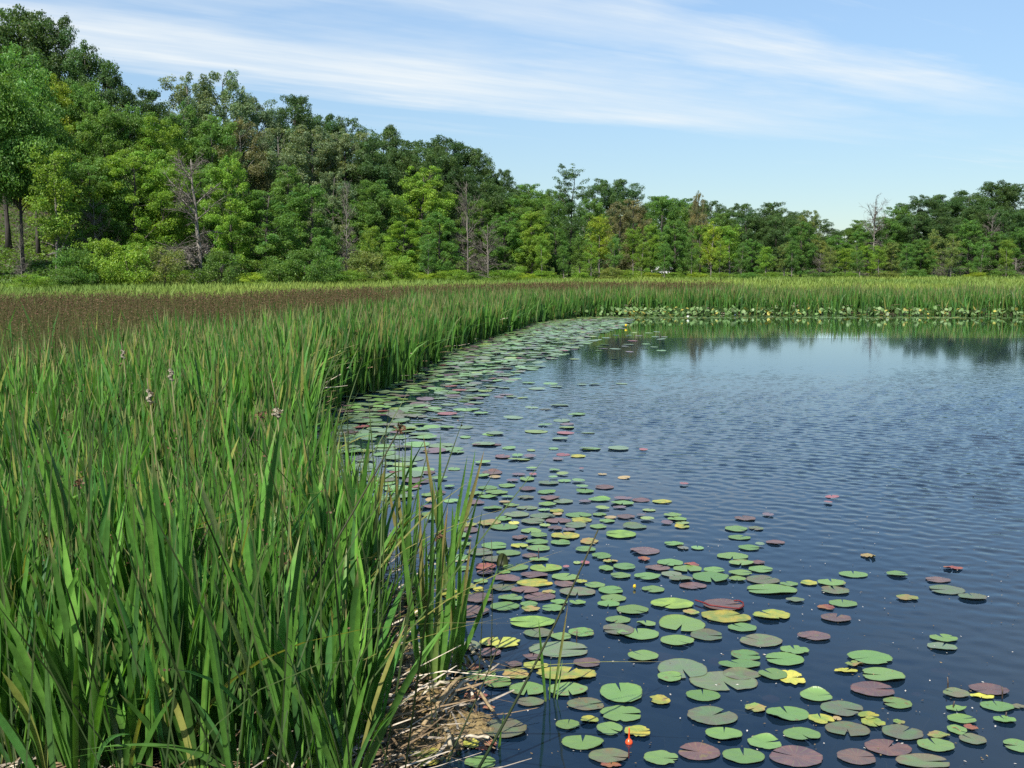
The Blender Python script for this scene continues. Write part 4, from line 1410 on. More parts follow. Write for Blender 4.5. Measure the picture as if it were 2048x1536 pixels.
# photo column, row, width, height, look, [notch direction in degrees: 0 right, 90 away]
PADS = """1010 1215 62 19 g;1059 1210 38 12 g;1060 1220 40 12 o;1105 1219 51 15 g 175;1118 1206 36 10 g;1155 1207 34 9 g;1062 1246 102 24 lg 180
941 1226 79 28 p;847 1228 50 24 yg;843 1207 30 14 y;1077 1268 62 20 b;1164 1267 57 19 g 0;1123 1275 45 16 g 0;1001 1287 87 25 y;1121 1301 133 34 G 0
940 1295 45 28 G;844 1296 40 38 G;978 1308 51 18 p;1065 1317 43 14 p 80;1175 1329 60 20 p;1070 1333 54 18 yg;1027 1331 36 12 p;949 1336 39 13 r;961 1352 63 23 g 80
1033 1351 61 20 o;1134 1350 126 33 yg 70;997 1368 62 24 g 0;1054 1382 76 30 g 265;1136 1383 83 31 g;951 1394 46 18 r;1060 1406 59 19 b 170;977 1418 25 10 r
868 1395 40 18 g;1173 1410 81 28 b 10;1136 1451 52 23 g 80;1178 1443 40 17 yg;1010 1460 101 42 b 20;942 1492 35 23 y;981 1491 26 17 r;964 1502 26 10 r
853 1508 74 22 yg;848 1527 63 19 yg;962 1527 72 28 g 0;1165 1487 89 34 g 85;1266 1222 68 21 g 325;1344 1210 88 23 lg;1383 1226 33 11 o;1448 1212 87 25 p
1452 1235 102 28 yg;1543 1232 78 23 yg;1236 1241 52 16 g;1292 1250 40 13 g 90;1235 1262 68 26 b;1276 1270 86 26 g 90;1364 1251 95 34 g 250;1484 1257 59 19 g
1415 1273 71 22 b 350;1355 1284 71 24 g 315;1521 1283 89 28 b 140;1286 1314 64 22 g 130;1315 1303 97 35 s;1493 1312 64 23 g 355;1567 1321 83 28 g 175;1589 1302 58 20 g 90
1432 1306 32 20 s;1479 1331 87 12 g;1365 1340 101 45 G 275;1447 1365 142 44 G;1340 1357 52 22 g;1545 1351 60 25 g 120;1583 1357 59 38 y 0;1484 1351 79 24 b
1242 1388 88 45 g 95;1406 1393 71 26 g 85;1320 1403 46 20 yg 20;1244 1430 92 36 g 355;1425 1434 105 42 b 40;1510 1419 47 20 o;1575 1429 88 35 g 95;1543 1379 37 17 s
1220 1460 56 29 g;1276 1467 59 25 yg 0;1448 1471 77 30 g 80;1530 1487 73 31 g 10;1604 1472 77 32 g 290;1324 1518 77 33 g 350;1396 1506 92 38 p 160;1487 1515 88 36 g 85
1590 1515 114 48 p 150;1219 1515 88 34 b 340;1222 1534 40 12 r;1654 1216 35 11 r;1686 1208 57 16 g 80;1672 1238 61 19 p 60;1628 1275 68 20 p;1739 1318 92 30 g 200
1692 1343 48 11 y;1708 1331 36 13 o;1764 1352 92 33 g 170;1747 1382 94 33 p 0;1633 1395 68 25 g 5;1793 1409 62 25 g 175;1686 1421 92 34 b 335;1642 1440 52 23 yg
1674 1440 18 10 o;1738 1435 45 18 yg;1746 1449 52 20 yg 280;1695 1462 91 35 b;1805 1468 84 34 b 45;1797 1447 25 11 o;1776 1497 95 38 p 50;1871 1493 75 31 g 95
1877 1472 45 17 o;1915 1463 40 22 g;1942 1459 30 13 r;1945 1481 55 26 b;1714 1517 83 36 p 0;1849 1527 118 34 b;2035 1494 62 30 g 170;1911 1389 55 21 b
1977 1382 81 26 p 200;1964 1395 50 13 y;1994 1414 68 24 g 85;1912 1419 42 14 g;1924 1441 62 20 g;2009 1442 46 17 g;1887 1278 56 17 g 100;1884 1295 60 19 G
1884 1325 42 17 s;1836 1370 25 10 s;2036 1415 30 10 b;859 1030 35 10 g;865 1039 26 8 g;923 1038 31 9 g;1033 1030 52 12 G;1087 1033 55 12 G;1115 1029 20 8 o
1157 1031 54 11 g;1200 1030 30 7 g;1007 1039 34 9 g;979 1047 46 14 o;935 1051 39 10 o;937 1061 41 13 p;1008 1055 57 13 g 90;1028 1048 22 6 y;1067 1044 51 12 b
1117 1043 53 11 p;1163 1042 44 12 yg;1090 1052 23 6 yg;1150 1052 46 12 G;1197 1054 36 9 g;1110 1058 30 8 p;1138 1061 27 7 p;1062 1063 42 10 g;1079 1072 37 10 g
1130 1073 60 15 yg;1040 1076 33 9 p;921 1072 32 14 g;937 1077 13 6 r;1074 1086 47 11 g;1122 1086 43 12 g 0;1179 1084 39 13 o;990 1093 56 14 g;1039 1093 35 10 yg
924 1091 37 10 g;1078 1098 52 12 g;1170 1100 44 11 g;961 1106 57 15 b;1016 1107 53 12 g;1060 1113 33 9 p;880 1100 40 10 g;869 1116 35 12 g;922 1117 38 17 g
1078 1121 40 9 g 90;1203 1114 42 13 g;992 1120 60 13 b;1154 1126 16 7 yg;1170 1127 19 7 r;1092 1137 67 17 lg;1031 1136 53 15 g;926 1138 37 10 g;971 1135 40 16 r
972 1146 39 12 p;1008 1145 30 8 g;879 1147 64 17 g;1132 1136 14 7 r;1068 1152 58 14 p;1131 1155 57 16 g;1013 1159 57 17 p;961 1164 30 10 g;1071 1167 76 17 yg
1130 1170 44 12 p;1162 1165 27 8 yg;1189 1172 44 12 g;1004 1177 55 15 b;937 1174 33 12 o;957 1181 22 10 y;913 1190 64 21 yg;1050 1182 58 14 p;1098 1186 28 8 o
1155 1186 75 19 b 265;959 1198 68 21 p;1021 1198 52 15 g;1079 1195 66 18 p;909 1210 25 14 g;1252 1035 38 9 p;1295 1040 29 7 yg;1282 1032 19 5 p;1345 1031 37 8 g
1354 1039 39 9 g;1334 1047 24 7 p;1365 1047 29 6 yg;1364 1054 30 8 yg;1270 1054 51 11 G;1240 1070 66 16 lg;1214 1043 32 8 g;1221 1036 24 6 o;1490 1038 43 10 p
1536 1031 23 7 p;1473 1059 47 12 g;1512 1058 30 8 b;1479 1076 46 10 g;1347 1089 42 10 g;1366 1097 23 8 b;1395 1097 26 8 g;1288 1103 64 16 p 185;1499 1097 45 11 g
1520 1091 20 6 G;1551 1086 39 10 p;1288 1120 24 9 r;1340 1127 53 15 g;1465 1114 64 15 g;1483 1128 51 13 g 250;1516 1127 33 9 p;1384 1131 31 9 r;1315 1138 51 12 p
1250 1135 49 14 g 0;1375 1140 58 14 g;1429 1142 46 12 g 0;1523 1140 53 14 g;1482 1148 51 12 g 0;1343 1150 42 12 G;1221 1124 30 8 o;1212 1139 30 12 g;1240 1153 44 12 g
1294 1155 56 15 g;1362 1160 49 13 b;1421 1157 74 23 g 270;1474 1160 36 10 g;1526 1161 68 19 b 30;1578 1169 37 10 g;1386 1173 57 14 p;1541 1181 111 23 g 180;1306 1180 47 14 g
1223 1182 53 17 g;1227 1198 52 16 g;1217 1210 46 14 g;1590 1202 38 9 G;1664 995 28 6 r;1656 1007 18 4 r;1737 1114 31 10 o;1707 1150 57 14 g 80;1795 1150 44 12 g
1906 1138 34 8 r;1875 1161 53 12 p;1892 1181 73 20 G 175;1945 1196 56 15 b 90;1815 1198 46 12 o;1617 1167 35 11 yg;1663 1167 57 15 g 85;1670 1183 58 16 b
914 905 32 6 g;931 875 23 6 g;974 890 60 6 p;1018 897 29 5 g;1005 914 31 8 p;966 926 32 6 g;984 946 42 9 p;966 952 26 7 g;990 955 23 5 o;1037 950 28 5 p
1054 959 30 9 g;1025 962 26 5 p;1066 950 16 6 r;1097 967 42 8 G;1129 963 28 5 g;1157 963 28 6 g;1164 975 26 6 g;1208 975 41 9 p;1170 984 37 8 g;1092 985 40 8 g
1054 979 37 8 p;1013 972 37 8 g;975 977 41 9 g;993 986 47 9 g;952 989 38 8 g;977 994 40 7 g;1015 995 25 5 g;1051 996 35 7 b;1100 997 42 9 p;1126 1004 42 9 G
1198 1000 47 8 g;1170 1004 26 5 p;1245 1008 47 9 g;1246 998 38 5 p;1283 1001 38 8 p;1239 1016 28 5 p;1325 1004 42 8 yg;1298 1021 28 6 yg;1205 1018 29 6 yg
1010 1005 26 6 o;1022 1011 35 6 g;949 1006 44 9 p;985 1017 40 8 g;1054 1017 44 8 G;1095 1010 38 7 g;1114 1023 32 8 yg;1088 1021 26 5 g;1248 956 26 6 o;1205 949 19 4 o
1287 900 18 4 r;1368 970 18 5 r;1126 910 28 5 r;1116 919 23 6 p;1155 913 35 6 yg;1107 898 20 4 g;1062 901 18 4 yg;1063 938 22 4 lg;1109 941 23 5 g;1125 949 25 6 yg
1106 956 19 4 g;1035 912 23 5 g;1060 914 25 7 p;1038 920 47 4 yg;908 939 26 5 g;879 958 32 6 g;899 974 22 5 g;876 986 35 7 p;858 991 32 7 g;862 1002 23 7 o
861 1015 44 7 p;902 1003 30 7 g;858 946 28 9 p;1163 939 10 4 r"""
pads = []
for tok in PADS.replace("\n", ";").split(";"):
    q = tok.split()
    pads.append((float(q[0]), float(q[1]), float(q[2]), float(q[3]), q[4], float(q[5]) if len(q) > 5 else None))


def pad_outline(r, rx, ry, notch, look, nseg=40):
    """Rings of a floating leaf with its slit; local frame, metres."""
    half = r.uniform(0.05, 0.16)
    th = notch + np.linspace(half, 2 * math.pi - half, nseg)
    ragged = {'o': 0.10, 'r': 0.10, 'y': 0.05, 'yg': 0.04}.get(look, 0.012)
    nzr = np.zeros(nseg)
    for k in range(2, 9):
        nzr += r.normal(0, 1) * np.sin(k * th + r.uniform(0, 6.28)) / k
    rad = 1 + ragged * nzr + r.normal(0, 0.010 + ragged * 0.35, nseg)
    if look in ('o', 'r', 'yg', 'y') or r.uniform() < 0.22:      # bites out of the edge
        for b in range(int(r.integers(1, 4))):
            c = r.uniform(0, 2 * math.pi)
            dd = np.abs((th - c + math.pi) % (2 * math.pi) - math.pi)
            rad -= r.uniform(0.10, 0.30) * np.exp(-(dd / r.uniform(0.08, 0.2)) ** 2)
    # lobes beside the slit are rounded
    e = np.minimum(np.arange(nseg), np.arange(nseg)[::-1]) / 3.0
    rad *= 1 - 0.14 * np.exp(-e ** 2)
    rings = [0.0, 0.35, 0.72, 0.94, 1.0]
    V, C = [], []
    curl_a, curl_k = (r.uniform(0, 6.28) if r.uniform() < 0.5 else r.normal(-1.57, 0.7)), r.uniform(0.0, 1.2) ** 3
    tilt_a, tilt = r.uniform(0, 6.28), r.normal(0, 0.005)
    for t in rings:
        x, y = rx * rad * t * np.cos(th), ry * rad * t * np.sin(th)
        wob = 0.0012 * np.sin(5 * th + 1.0) * t
        lift = (0.0015 + 0.009 * curl_k * np.clip(np.cos(th - curl_a), 0, 1) ** 4) * (t ** 6)
        z = wob + lift + tilt * t * np.cos(th - tilt_a) * rx + 0.0015
        V.append(np.stack([x, y, np.broadcast_to(z, x.shape)], 1))
        edge = 1.0 if t < 0.99 else 0.72
        cc = np.full((nseg, 3), edge)
        if t >= 0.99 and look in ('g', 'G', 'b'):
            cc = cc * np.array([1.25, 0.95, 0.9])
        C.append(cc)
    V, C = np.concatenate(V), np.concatenate(C)
    nr = len(rings)
    i = (np.arange(nr - 1)[:, None] * nseg + np.arange(nseg - 1)[None]).ravel()
    q = np.stack([i + nseg, i + nseg + 1, i + 1, i], 1)
    q = q[:, ::-1]
    return V, q, C


def px_to_pad(px, py, w, h):
    x, y = ground(px, py)
    dist = y
    rx = w * dist / F / 2
    ry = h * dist * dist / (F * HC) / 2
    ry = float(np.clip(ry, rx * 0.55, rx * 1.35))
    return x, y, rx, ry


LANDMARKS = [("the orange float", 1258, 1481), ("the cattail fan in water", 880, 1375), ("the split yellow pad", 1583, 1357),
             ("the grass blades in water", 1103, 1401), ("the yellow lily bud", 1269, 1176), ("the tent-folded dark leaf", 1005, 1124),
             ("the dark stubs", 1905, 1400), ("the lower right corner", 2048, 1536), ("the bent cattail tips", 960, 985),
             ("the lone red pad", 1906, 1138), ("the big overlapping pad pair", 1410, 1355), ("the brown mat", 915, 1450),
             ("the midwater pads' edge", 1365, 1045), ("the pads' far tip", 1536, 1031)]
LM_XY = np.array([ground(a, b) for _, a, b in LANDMARKS])
pads.sort(key=lambda t: -t[2] * t[3])
ind_pads, small_pads = pads[:282], pads[282:]
info = [px_to_pad(*p[:4]) for p in ind_pads]
XY = np.array([(i_[0], i_[1]) for i_ in info])
rk = np.zeros((len(ind_pads), len(LANDMARKS)), int)
looks = np.array([p[4] for p in ind_pads])
for L in range(len(LANDMARKS)):
    dd = np.linalg.norm(XY - LM_XY[L], axis=1)
    for lk in set(looks):
        idx = np.where(looks == lk)[0]
        rk[idx[np.argsort(dd[idx])], L] = np.arange(1, len(idx) + 1)
rp = np.random.default_rng(21)
for k, (p, (x, y, rx, ry)) in enumerate(zip(ind_pads, info)):
    look = p[4]
    notch = math.radians(p[5]) if p[5] is not None else rp.uniform(0, 6.28)
    V, q, C = pad_outline(rp, rx, ry, notch, look)
    o = link("lily_pad", build_mesh("lily_pad", V, [q], C, smooth=True), PAD_M[look])
    z = 0.003 + 0.0006 * (k % 9)
    if look == 's':
        z = -0.045
    o.location = (x, y, z)
    tv = rp.uniform(0.85, 1.15)
    o.color = (tv * rp.uniform(0.92, 1.1), tv, tv * rp.uniform(0.92, 1.08), 1)
    L = int(np.argmin(rk[k]))
    rank = int(rk[k, L])
    size = "large" if rx > 0.12 else "small" if rx < 0.06 else "medium"
    word = "nearest" if rank == 1 else ordinal(rank) + " nearest"
    tag(o, f"{size} {PAD_W[look]} lily pad, {word} of its colour to {LANDMARKS[L][0]}", "lily pad", "lily pads on the near water")


def far_pads():
    r = np.random.default_rng(22)
    poly_px = [(660, 960), (630, 900), (620, 850), (645, 812), (690, 795), (800, 764), (872, 712), (940, 686), (1010, 668), (1062, 648), (1120, 640), (1210, 634), (1270, 637), (1250, 652), (1190, 672),
               (1150, 700), (1090, 728), (1040, 760), (990, 790), (945, 815), (920, 845), (900, 890), (840, 960), (800, 1010), (770, 1000)]
    poly = np.array([ground(*p) for p in poly_px])
    P = np.stack([r.uniform(poly[:, 0].min(), poly[:, 0].max(), 26000), r.uniform(poly[:, 1].min(), poly[:, 1].max(), 26000)], 1)
    P = P[inside(P, poly)]
    ds = seg_dist(P, LAND, closed=False)
    dens = np.interp(P[:, 1], [5, 10, 18, 24, 34], [0.16, 0.21, 0.22, 0.36, 0.66]) * np.clip(1.25 - ds / np.interp(P[:, 1], [6, 12, 25, 34], [2.0, 2.6, 4, 7]), 0.2, 1)
    P = P[r.uniform(size=len(P)) < dens]
    extra = [(r.uniform(1000, 1330), r.uniform(640, 720)) for _ in range(70)] + [(r.uniform(900, 1250), r.uniform(760, 900)) for _ in range(40)]
    P = np.concatenate([P, np.array([ground(*e) for e in extra])])
    n = len(P)
    R = r.uniform(0.07, 0.135, n)
    g = Geo()
    k = 14
    keys = np.array(['g', 'G', 'b', 'p', 'yg', 'r'])
    pick = keys[r.choice(6, n, p=[0.34, 0.40, 0.10, 0.09, 0.05, 0.02])]  # large grey-green share paints sky sheen over the leaves
    P2_, R2, pk2, E2, N2 = [P], [R], [pick], [r.uniform(0.7, 1.15, n)], [r.uniform(0, 6.28, n)]
    for px, py, w, h, look, nd in small_pads:
        x, y, rx, ry = px_to_pad(px, py, w, h)
        P2_.append(np.array([[x, y]]))
        R2.append([rx])
        pk2.append(np.array([look]))
        E2.append([ry / rx])
        N2.append([r.uniform(0, 6.28)])
    P, R, pick, E, N = np.concatenate(P2_), np.concatenate(R2), np.concatenate(pk2), np.concatenate(E2), np.concatenate(N2)
    for i in range(len(P)):
        th = N[i] + np.linspace(0.12, 2 * math.pi - 0.12, k)
        rad = R[i] * (1 + r.normal(0, 0.03, k))
        z = 0.004 + r.uniform(0, 0.012)
        tl = r.normal(0, 0.02, 2)
        ring = np.stack([P[i, 0] + rad * np.cos(th), P[i, 1] + rad * E[i] * np.sin(th), z + np.clip(tl[0] * np.cos(th) + tl[1] * np.sin(th), -0.2, 0.2) * R[i] * 2], 1)
        ring[:, 2] = np.maximum(ring[:, 2], 0.002)
        V = np.concatenate([[[P[i, 0], P[i, 1], z]], ring])
        f = np.array([[0, j, j + 1] for j in range(1, k)])
        g.add(V, [f], np.array(PAD_C[pick[i]]) * r.uniform(1.0, 1.45))  # leaf colours lifted, painting in the paler sheen of the sky
    m = leaf_material("far_lily_leaf", 0.0, 0.30, 0.8)
    tag(link("floating_lily_leaves", g.mesh("floating_lily_leaves"), m), "crowded lily leaves floating along the curved reed shore further out", "lily pads", kind="stuff")


far_pads()

# ------------------------------------------------------------------ plants told apart in the foreground
def one_blade(tip, base, W, bend=0.0, col=None, nseg=12, tipcol=None, seed=0, dz=0.0):
    """A blade from base (photo pixel on the water) to tip (photo pixel at the same distance), bowed sideways by bend metres."""
    bx, by = ground(*base)
    t3 = at_depth(tip[0], tip[1], by + dz)
    b3 = np.array([bx, by, -0.03])
    t = np.linspace(0, 1, nseg + 1)[:, None]
    mid = (b3 + t3) / 2 + np.array([bend, 0.0, abs(bend) * 0.6])
    ctr = (1 - t) ** 2 * b3 + 2 * t * (1 - t) * mid + t ** 2 * t3
    r = np.random.default_rng(seed)
    w = W * 0.5 * (0.75 + 0.25 * np.clip(t * 3, 0, 1)) * np.clip((1 - t) / 0.4, 0, 1) ** 0.75
    a = r.uniform(-0.7, 0.7)
    side = np.array([math.cos(a), math.sin(a), 0])
    nrm = np.array([-math.sin(a), math.cos(a), 0])
    V = np.stack([ctr - side * w, ctr + nrm * w * 0.35, ctr + side * w], 1).reshape(-1, 3)
    i = (np.arange(nseg)[:, None] * 3 + np.arange(2)[None]).ravel()
    q = np.stack([i, i + 1, i + 4, i + 3], 1)
    c0 = np.array(col if col is not None else (0.062, 0.150, 0.034)) * r.uniform(0.85, 1.15)
    c1 = np.array(tipcol) if tipcol is not None else c0 * [1.15, 1.05, 0.9]
    cb = np.array([0.20, 0.26, 0.07])
    C = c0 * (1 - t) + c1 * t
    C = C * (1 - np.exp(-(t / 0.14) ** 2)) + cb * np.exp(-(t / 0.14) ** 2)
    return V, q, np.repeat(C, 3, axis=0)


def clump(name, label, cat, base, tips, W=0.022, dz=None, jitter=5):
    e = bpy.data.objects.new(name, None)
    COL.objects.link(e)
    x, y = ground(*base)
    e.location = (x, y, 0)
    tag(e, label, cat)
    for k, tp in enumerate(tips):
        bend = tp[2] if len(tp) > 2 else 0.0
        wf = tp[3] if len(tp) > 3 else 1.0
        bb = (base[0] + (k - len(tips) / 2) * jitter * 0.8, base[1] - (k % 3) * 3)
        V, q, C = one_blade(tp[:2], bb, W * wf, bend, col=(0.088, 0.205, 0.040), seed=hash((name, base[0], k)) % 1000 if False else int(base[0]) + k, dz=0.06 * ((k * 5) % 4 - 1.5),
                            tipcol=(0.26, 0.18, 0.07) if k % 4 == 2 else None)
        V = V - np.array([x, y, 0])
        link("leaf", build_mesh("leaf", V, [q], C), M_BLADE, e)
    return e


clump("cattail", "bright fan of cattail leaves standing in the water beside the brown mat", "cattail", (868, 1382),
      [(800, 1035), (826, 1120, 0.03), (838, 985), (852, 1060), (866, 960), (884, 1075), (896, 1010, -0.02), (912, 1090), (930, 1140, 0.02), (915, 1000), (842, 1160), (878, 1140)], 0.026)
clump("cattail", "cattail just behind the bright fan, its leaves leaning right over the pads", "cattail", (912, 1348),
      [(965, 1017, 0.01), (997, 1133, 0.02), (942, 1080), (905, 1120), (922, 1045), (935, 1160), (895, 1150, -0.02)], 0.022)
clump("cattail", "tall cattail with drooping leaf tips rising out of the pads", "cattail", (893, 1182),
      [(881, 866), (951, 896, 0.05), (969, 898, 0.02), (935, 909), (884, 973, -0.02), (956, 990, 0.03), (846, 868), (865, 950, 0.02), (905, 1010)], 0.026)
clump("cattail", "cattail at the reed bed's water edge with stiff upright leaves", "cattail", (824, 1205),
      [(824, 875), (805, 905), (790, 930), (838, 960), (850, 1030, 0.03), (812, 1000), (775, 960, -0.03)], 0.026)
clump("water_grass", "sparse upright grass blades rising from open water among green pads", "grass", (1105, 1402),
      [(1077, 1238), (1101, 1320, 0, 0.6), (1136, 1208), (1125, 1318, 0, 0.5)], 0.012, jitter=8)
clump("water_grass", "short thin grass stalks in the water beside the big olive-brown pad", "grass", (1003, 1492),
      [(1008, 1425, 0, 0.7), (1002, 1452), (984, 1462, 0, 0.6), (1045, 1512, 0.04)], 0.009, jitter=5)
# broad near blades at the picture's lower left
for k, (tp, bs, bend, lab) in enumerate([((75, 878), (-60, 1420), 0.05, "broad cattail with one leaf curving right at the left edge"),
                                         ((200, 1180), (176, 1600), 0.0, "broad pale-tipped cattail leaf standing straight near the lower left corner"),
                                         ((95, 1250), (120, 1640), -0.03, "broad dark cattail leaf leaning left near the lower left corner"),
                                         ((605, 1120), (600, 1580), 0.0, "broad cattail leaf standing upright at the bottom, right of the straw scrape"),
                                         ((300, 1090), (420, 1600), -0.05, "cattail leaf slanting left across the straw scrape"),
                                         ((508, 1050), (515, 1520), 0.0, "short blunt cattail leaf catching light in the middle of the reeds")]):
    bx, by = ground(*bs)
    V, q, C = one_blade(tp, bs, 0.034 if k != 5 else 0.028, bend, col=(0.060, 0.140, 0.036), seed=500 + k, tipcol=(0.16, 0.17, 0.06) if k == 1 else None)
    V = V - np.array([bx, by, 0])
    o = link("cattail_leaf", build_mesh("cattail_leaf", V, [q], C), M_BLADE)
    o.location = (bx, by, 0)
    tag(o, lab, "cattail leaf")

# single dark bulrush stems crossing the view
STEMS = [((225, 1400), (527, 822), "long dark bulrush stem leaning right, its brown head above the cattails"),
         ((370, 1536), (804, 848), "longest dark bulrush stem slanting right from the bottom to the water's edge"),
         ((425, 1380), (884, 1068), "dark bulrush stem slanting low across the right cattails"),
         ((946, 1545), (1196, 1060), "dark bulrush stem slanting right over the lily pads"),
         ((888, 1524), (1003, 1275), "bent dark stem rising from the brown mat's right end"),
         ((955, 1375), (968, 1042), "thin vertical dark stem beside the bright fan of cattail leaves"),
         ((980, 1350), (983, 1080), "thin vertical dark stem right of the other vertical one"),
         ((868, 1490), (850, 1290), "thin dark stem standing at the left of the brown mat"),
         ((880, 1490), (858, 1320), "thin dark stem standing in the middle of the brown mat"),
         ((150, 900), (204, 580), "lone dark bulrush stem rising above the brown rushes on the left"),
         ((565, 1385), (88, 1075), "dark bulrush stem slanting left with a small brown head"),
         ((300, 1420), (-20, 1195), "dark bulrush stem slanting left near the lower left corner"),
         ((640, 1340), (330, 1000), "dark bulrush stem slanting left through the middle cattails"),
         ((120, 1360), (160, 960), "dark bulrush stem standing nearly upright on the left")]
for k, (b, t, lab) in enumerate(STEMS):
    bx, by = ground(*b)
    p1 = at_depth(t[0], t[1], by + (0.5 if k < 3 else 0.1))
    p0 = np.array([bx, by, -0.02])
    p1l = p1 - p0
    g = Geo()
    r = np.random.default_rng(900 + k)
    n = 9
    tt = np.linspace(0, 1, n)[:, None]
    sag = np.array([0.02, 0, -0.03]) * np.linalg.norm(p1l)
    pts = p1l * tt + sag * (tt * (1 - tt)) * 2
    rr = 0.0062 if k in (1, 3) else 0.0045 if k < 5 else 0.003
    cc = np.array([0.018, 0.036, 0.014]) * (1 - tt) + np.array([0.05, 0.05, 0.02]) * tt
    g.tube(pts, np.linspace(rr, rr * 0.45, n), 6, cc)
    o = link("bulrush", None)
    o.location = p0
    tag(o, lab, "bulrush", "single bulrushes crossing the reeds")
    link("stem", g.mesh("stem", True), M_RUSH, o)
    if k in (0, 1, 2, 10, 11, 12, 13):
        T = np.repeat((p1l * 0.985)[None], 26, axis=0) + r.normal(0, 0.010, (26, 3))
        v, q = leaf_quads(T, r.normal(size=(26, 3)), 0.020, 0.5, r)
        gg = Geo()
        gg.add(v, [q], np.array([0.13, 0.07, 0.035]))
        link("seed_head", gg.mesh("seed_head"), M_RUSH, o)

# last year's cattail heads gone to fluff
M_FLUFF = leaf_material("seed_fluff", 0.15, 0.95, 0.1)
for k, (px, py, z, lab) in enumerate([(299, 793, 1.12, "fluffy pale cattail seed head, leftmost of the two close together"), (342, 750, 1.12, "fluffy pale cattail seed head, upper right of the two close together"),
                                      (554, 826, 1.08, "broken cattail seed head with a tuft of fluff and bare spike above"), (246, 708, 1.12, "small far fluffy cattail head among the rush tops")]):
    x, y = ground(px, py, z)
    e = bpy.data.objects.new("cattail_seed_head", None)
    COL.objects.link(e)
    e.location = (x, y, 0)
    tag(e, lab, "cattail head", "old cattail seed heads")
    g = Geo()
    g.tube([[0.05, 0, -0.02], [0.03, 0.01, 0.6], [0, 0, z + 0.02]], [0.006, 0.005, 0.004], 6, (0.16, 0.16, 0.06))
    g.tube([[0, 0, z], [-0.01, 0, z + 0.10], [-0.03, 0, z + 0.2 if k == 2 else z + 0.09]], [0.003, 0.0025, 0.001], 5, (0.28, 0.2, 0.12))
    link("stalk", g.mesh("stalk", True), M_RUSH, e)
    r = np.random.default_rng(950 + k)
    n = 420
    L = 0.075 if k != 2 else 0.04
    u = r.uniform(-1, 1, n)
    a = r.uniform(0, 6.28, n)
    rad = (0.011 if k != 2 else 0.017) * (1 - 0.5 * u ** 4) * r.uniform(0.6, 1.25, n) * (1 + 0.3 * np.sin(u * 14 + a))
    P = np.stack([rad * np.cos(a) + 0.008 * np.sin(u * 5), rad * np.sin(a), z + u * L * 0.5], 1)
    v, q = leaf_quads(P, np.stack([np.cos(a), np.sin(a), r.normal(0, 0.5, n)], 1), 0.013, 0.6, r)
    c = np.where(r.uniform(size=(n, 1)) < 0.75, np.array([[0.40, 0.36, 0.27]]), np.array([[0.20, 0.12, 0.07]])) * r.uniform(0.75, 1.1, (n, 1))
    link("fluff", build_mesh("fluff", v, [q], np.repeat(c, 4, axis=0)), M_FLUFF, e)

# ------------------------------------------------------------------ the brown mat at the water's edge
def algae_mat():
    poly = np.array([ground(*p) for p in [(790, 1290), (838, 1285), (850, 1330), (880, 1392), (905, 1392), (930, 1410), (945, 1425), (985, 1440), (975, 1462), (940, 1475), (925, 1500), (900, 1520), (870, 1512), (830, 1500), (770, 1500), (760, 1380)]])
    r = np.random.default_rng(61)
    lo, hi = poly.min(0) - 0.05, poly.max(0) + 0.05
    nx, ny = 90, 150
    X, Y = np.meshgrid(np.linspace(lo[0], hi[0], nx), np.linspace(lo[1], hi[1], ny), indexing='ij')
    P = np.stack([X.ravel(), Y.ravel()], 1)
    sd = seg_dist(P, poly) * np.where(inside(P, poly), 1, -1)
    sd = sd + 0.035 * vnoise(P, 14, 3) + 0.02 * vnoise(P, 40, 4)
    z = np.interp(sd, [-0.06, 0.0, 0.05, 0.2], [-0.06, 0.002, 0.018, 0.03]) + 0.012 * vnoise(P, 30, 6) * (sd > -0.02) + r.normal(0, 0.004, len(P))
    i = (np.arange(nx - 1)[:, None] * ny + np.arange(ny - 1)[None]).ravel()
    q = np.stack([i, i + ny, i + ny + 1, i + 1], 1)
    q = q[(sd[q] > -0.03).all(1)]
    used = np.unique(q)
    remap = np.zeros(len(P), int)
    remap[used] = np.arange(len(used))
    V = np.column_stack([P, z])[used]
    m, nt, out = new_mat("algae_scum")
    geo = nt.nodes.new("ShaderNodeNewGeometry")
    n1 = nt.nodes.new("ShaderNodeTexNoise")
    n1.inputs["Scale"].default_value = 26
    n1.inputs["Detail"].default_value = 8
    n1.inputs["Roughness"].default_value = 0.7
    nt.links.new(geo.outputs["Position"], n1.inputs["Vector"])
    rp_ = nt.nodes.new("ShaderNodeValToRGB")
    el = rp_.color_ramp.elements
    el[0].position, el[0].color = 0.32, (0.05, 0.035, 0.02, 1)
    el[1].position, el[1].color = 0.70, (0.34, 0.25, 0.12, 1)
    e3 = el.new(0.48)
    e3.color = (0.20, 0.145, 0.06, 1)
    nt.links.new(n1.outputs["Fac"], rp_.inputs[0])
    pr = nt.nodes.new("ShaderNodeBsdfPrincipled")
    nt.links.new(rp_.outputs[0], pr.inputs["Base Color"])
    pr.inputs["Roughness"].default_value = 0.45
    bp = nt.nodes.new("ShaderNodeBump")
    bp.inputs["Strength"].default_value = 0.9
    bp.inputs["Distance"].default_value = 0.012
    nt.links.new(n1.outputs["Fac"], bp.inputs["Height"])
    nt.links.new(bp.outputs[0], pr.inputs["Normal"])
    nt.links.new(pr.outputs[0], out.inputs[0])
    tag(link("algae_mat", build_mesh("algae_mat", V, [remap[q]], smooth=True), m), "tan mat of algae and rotting reeds at the water's edge", "algae", kind="stuff")


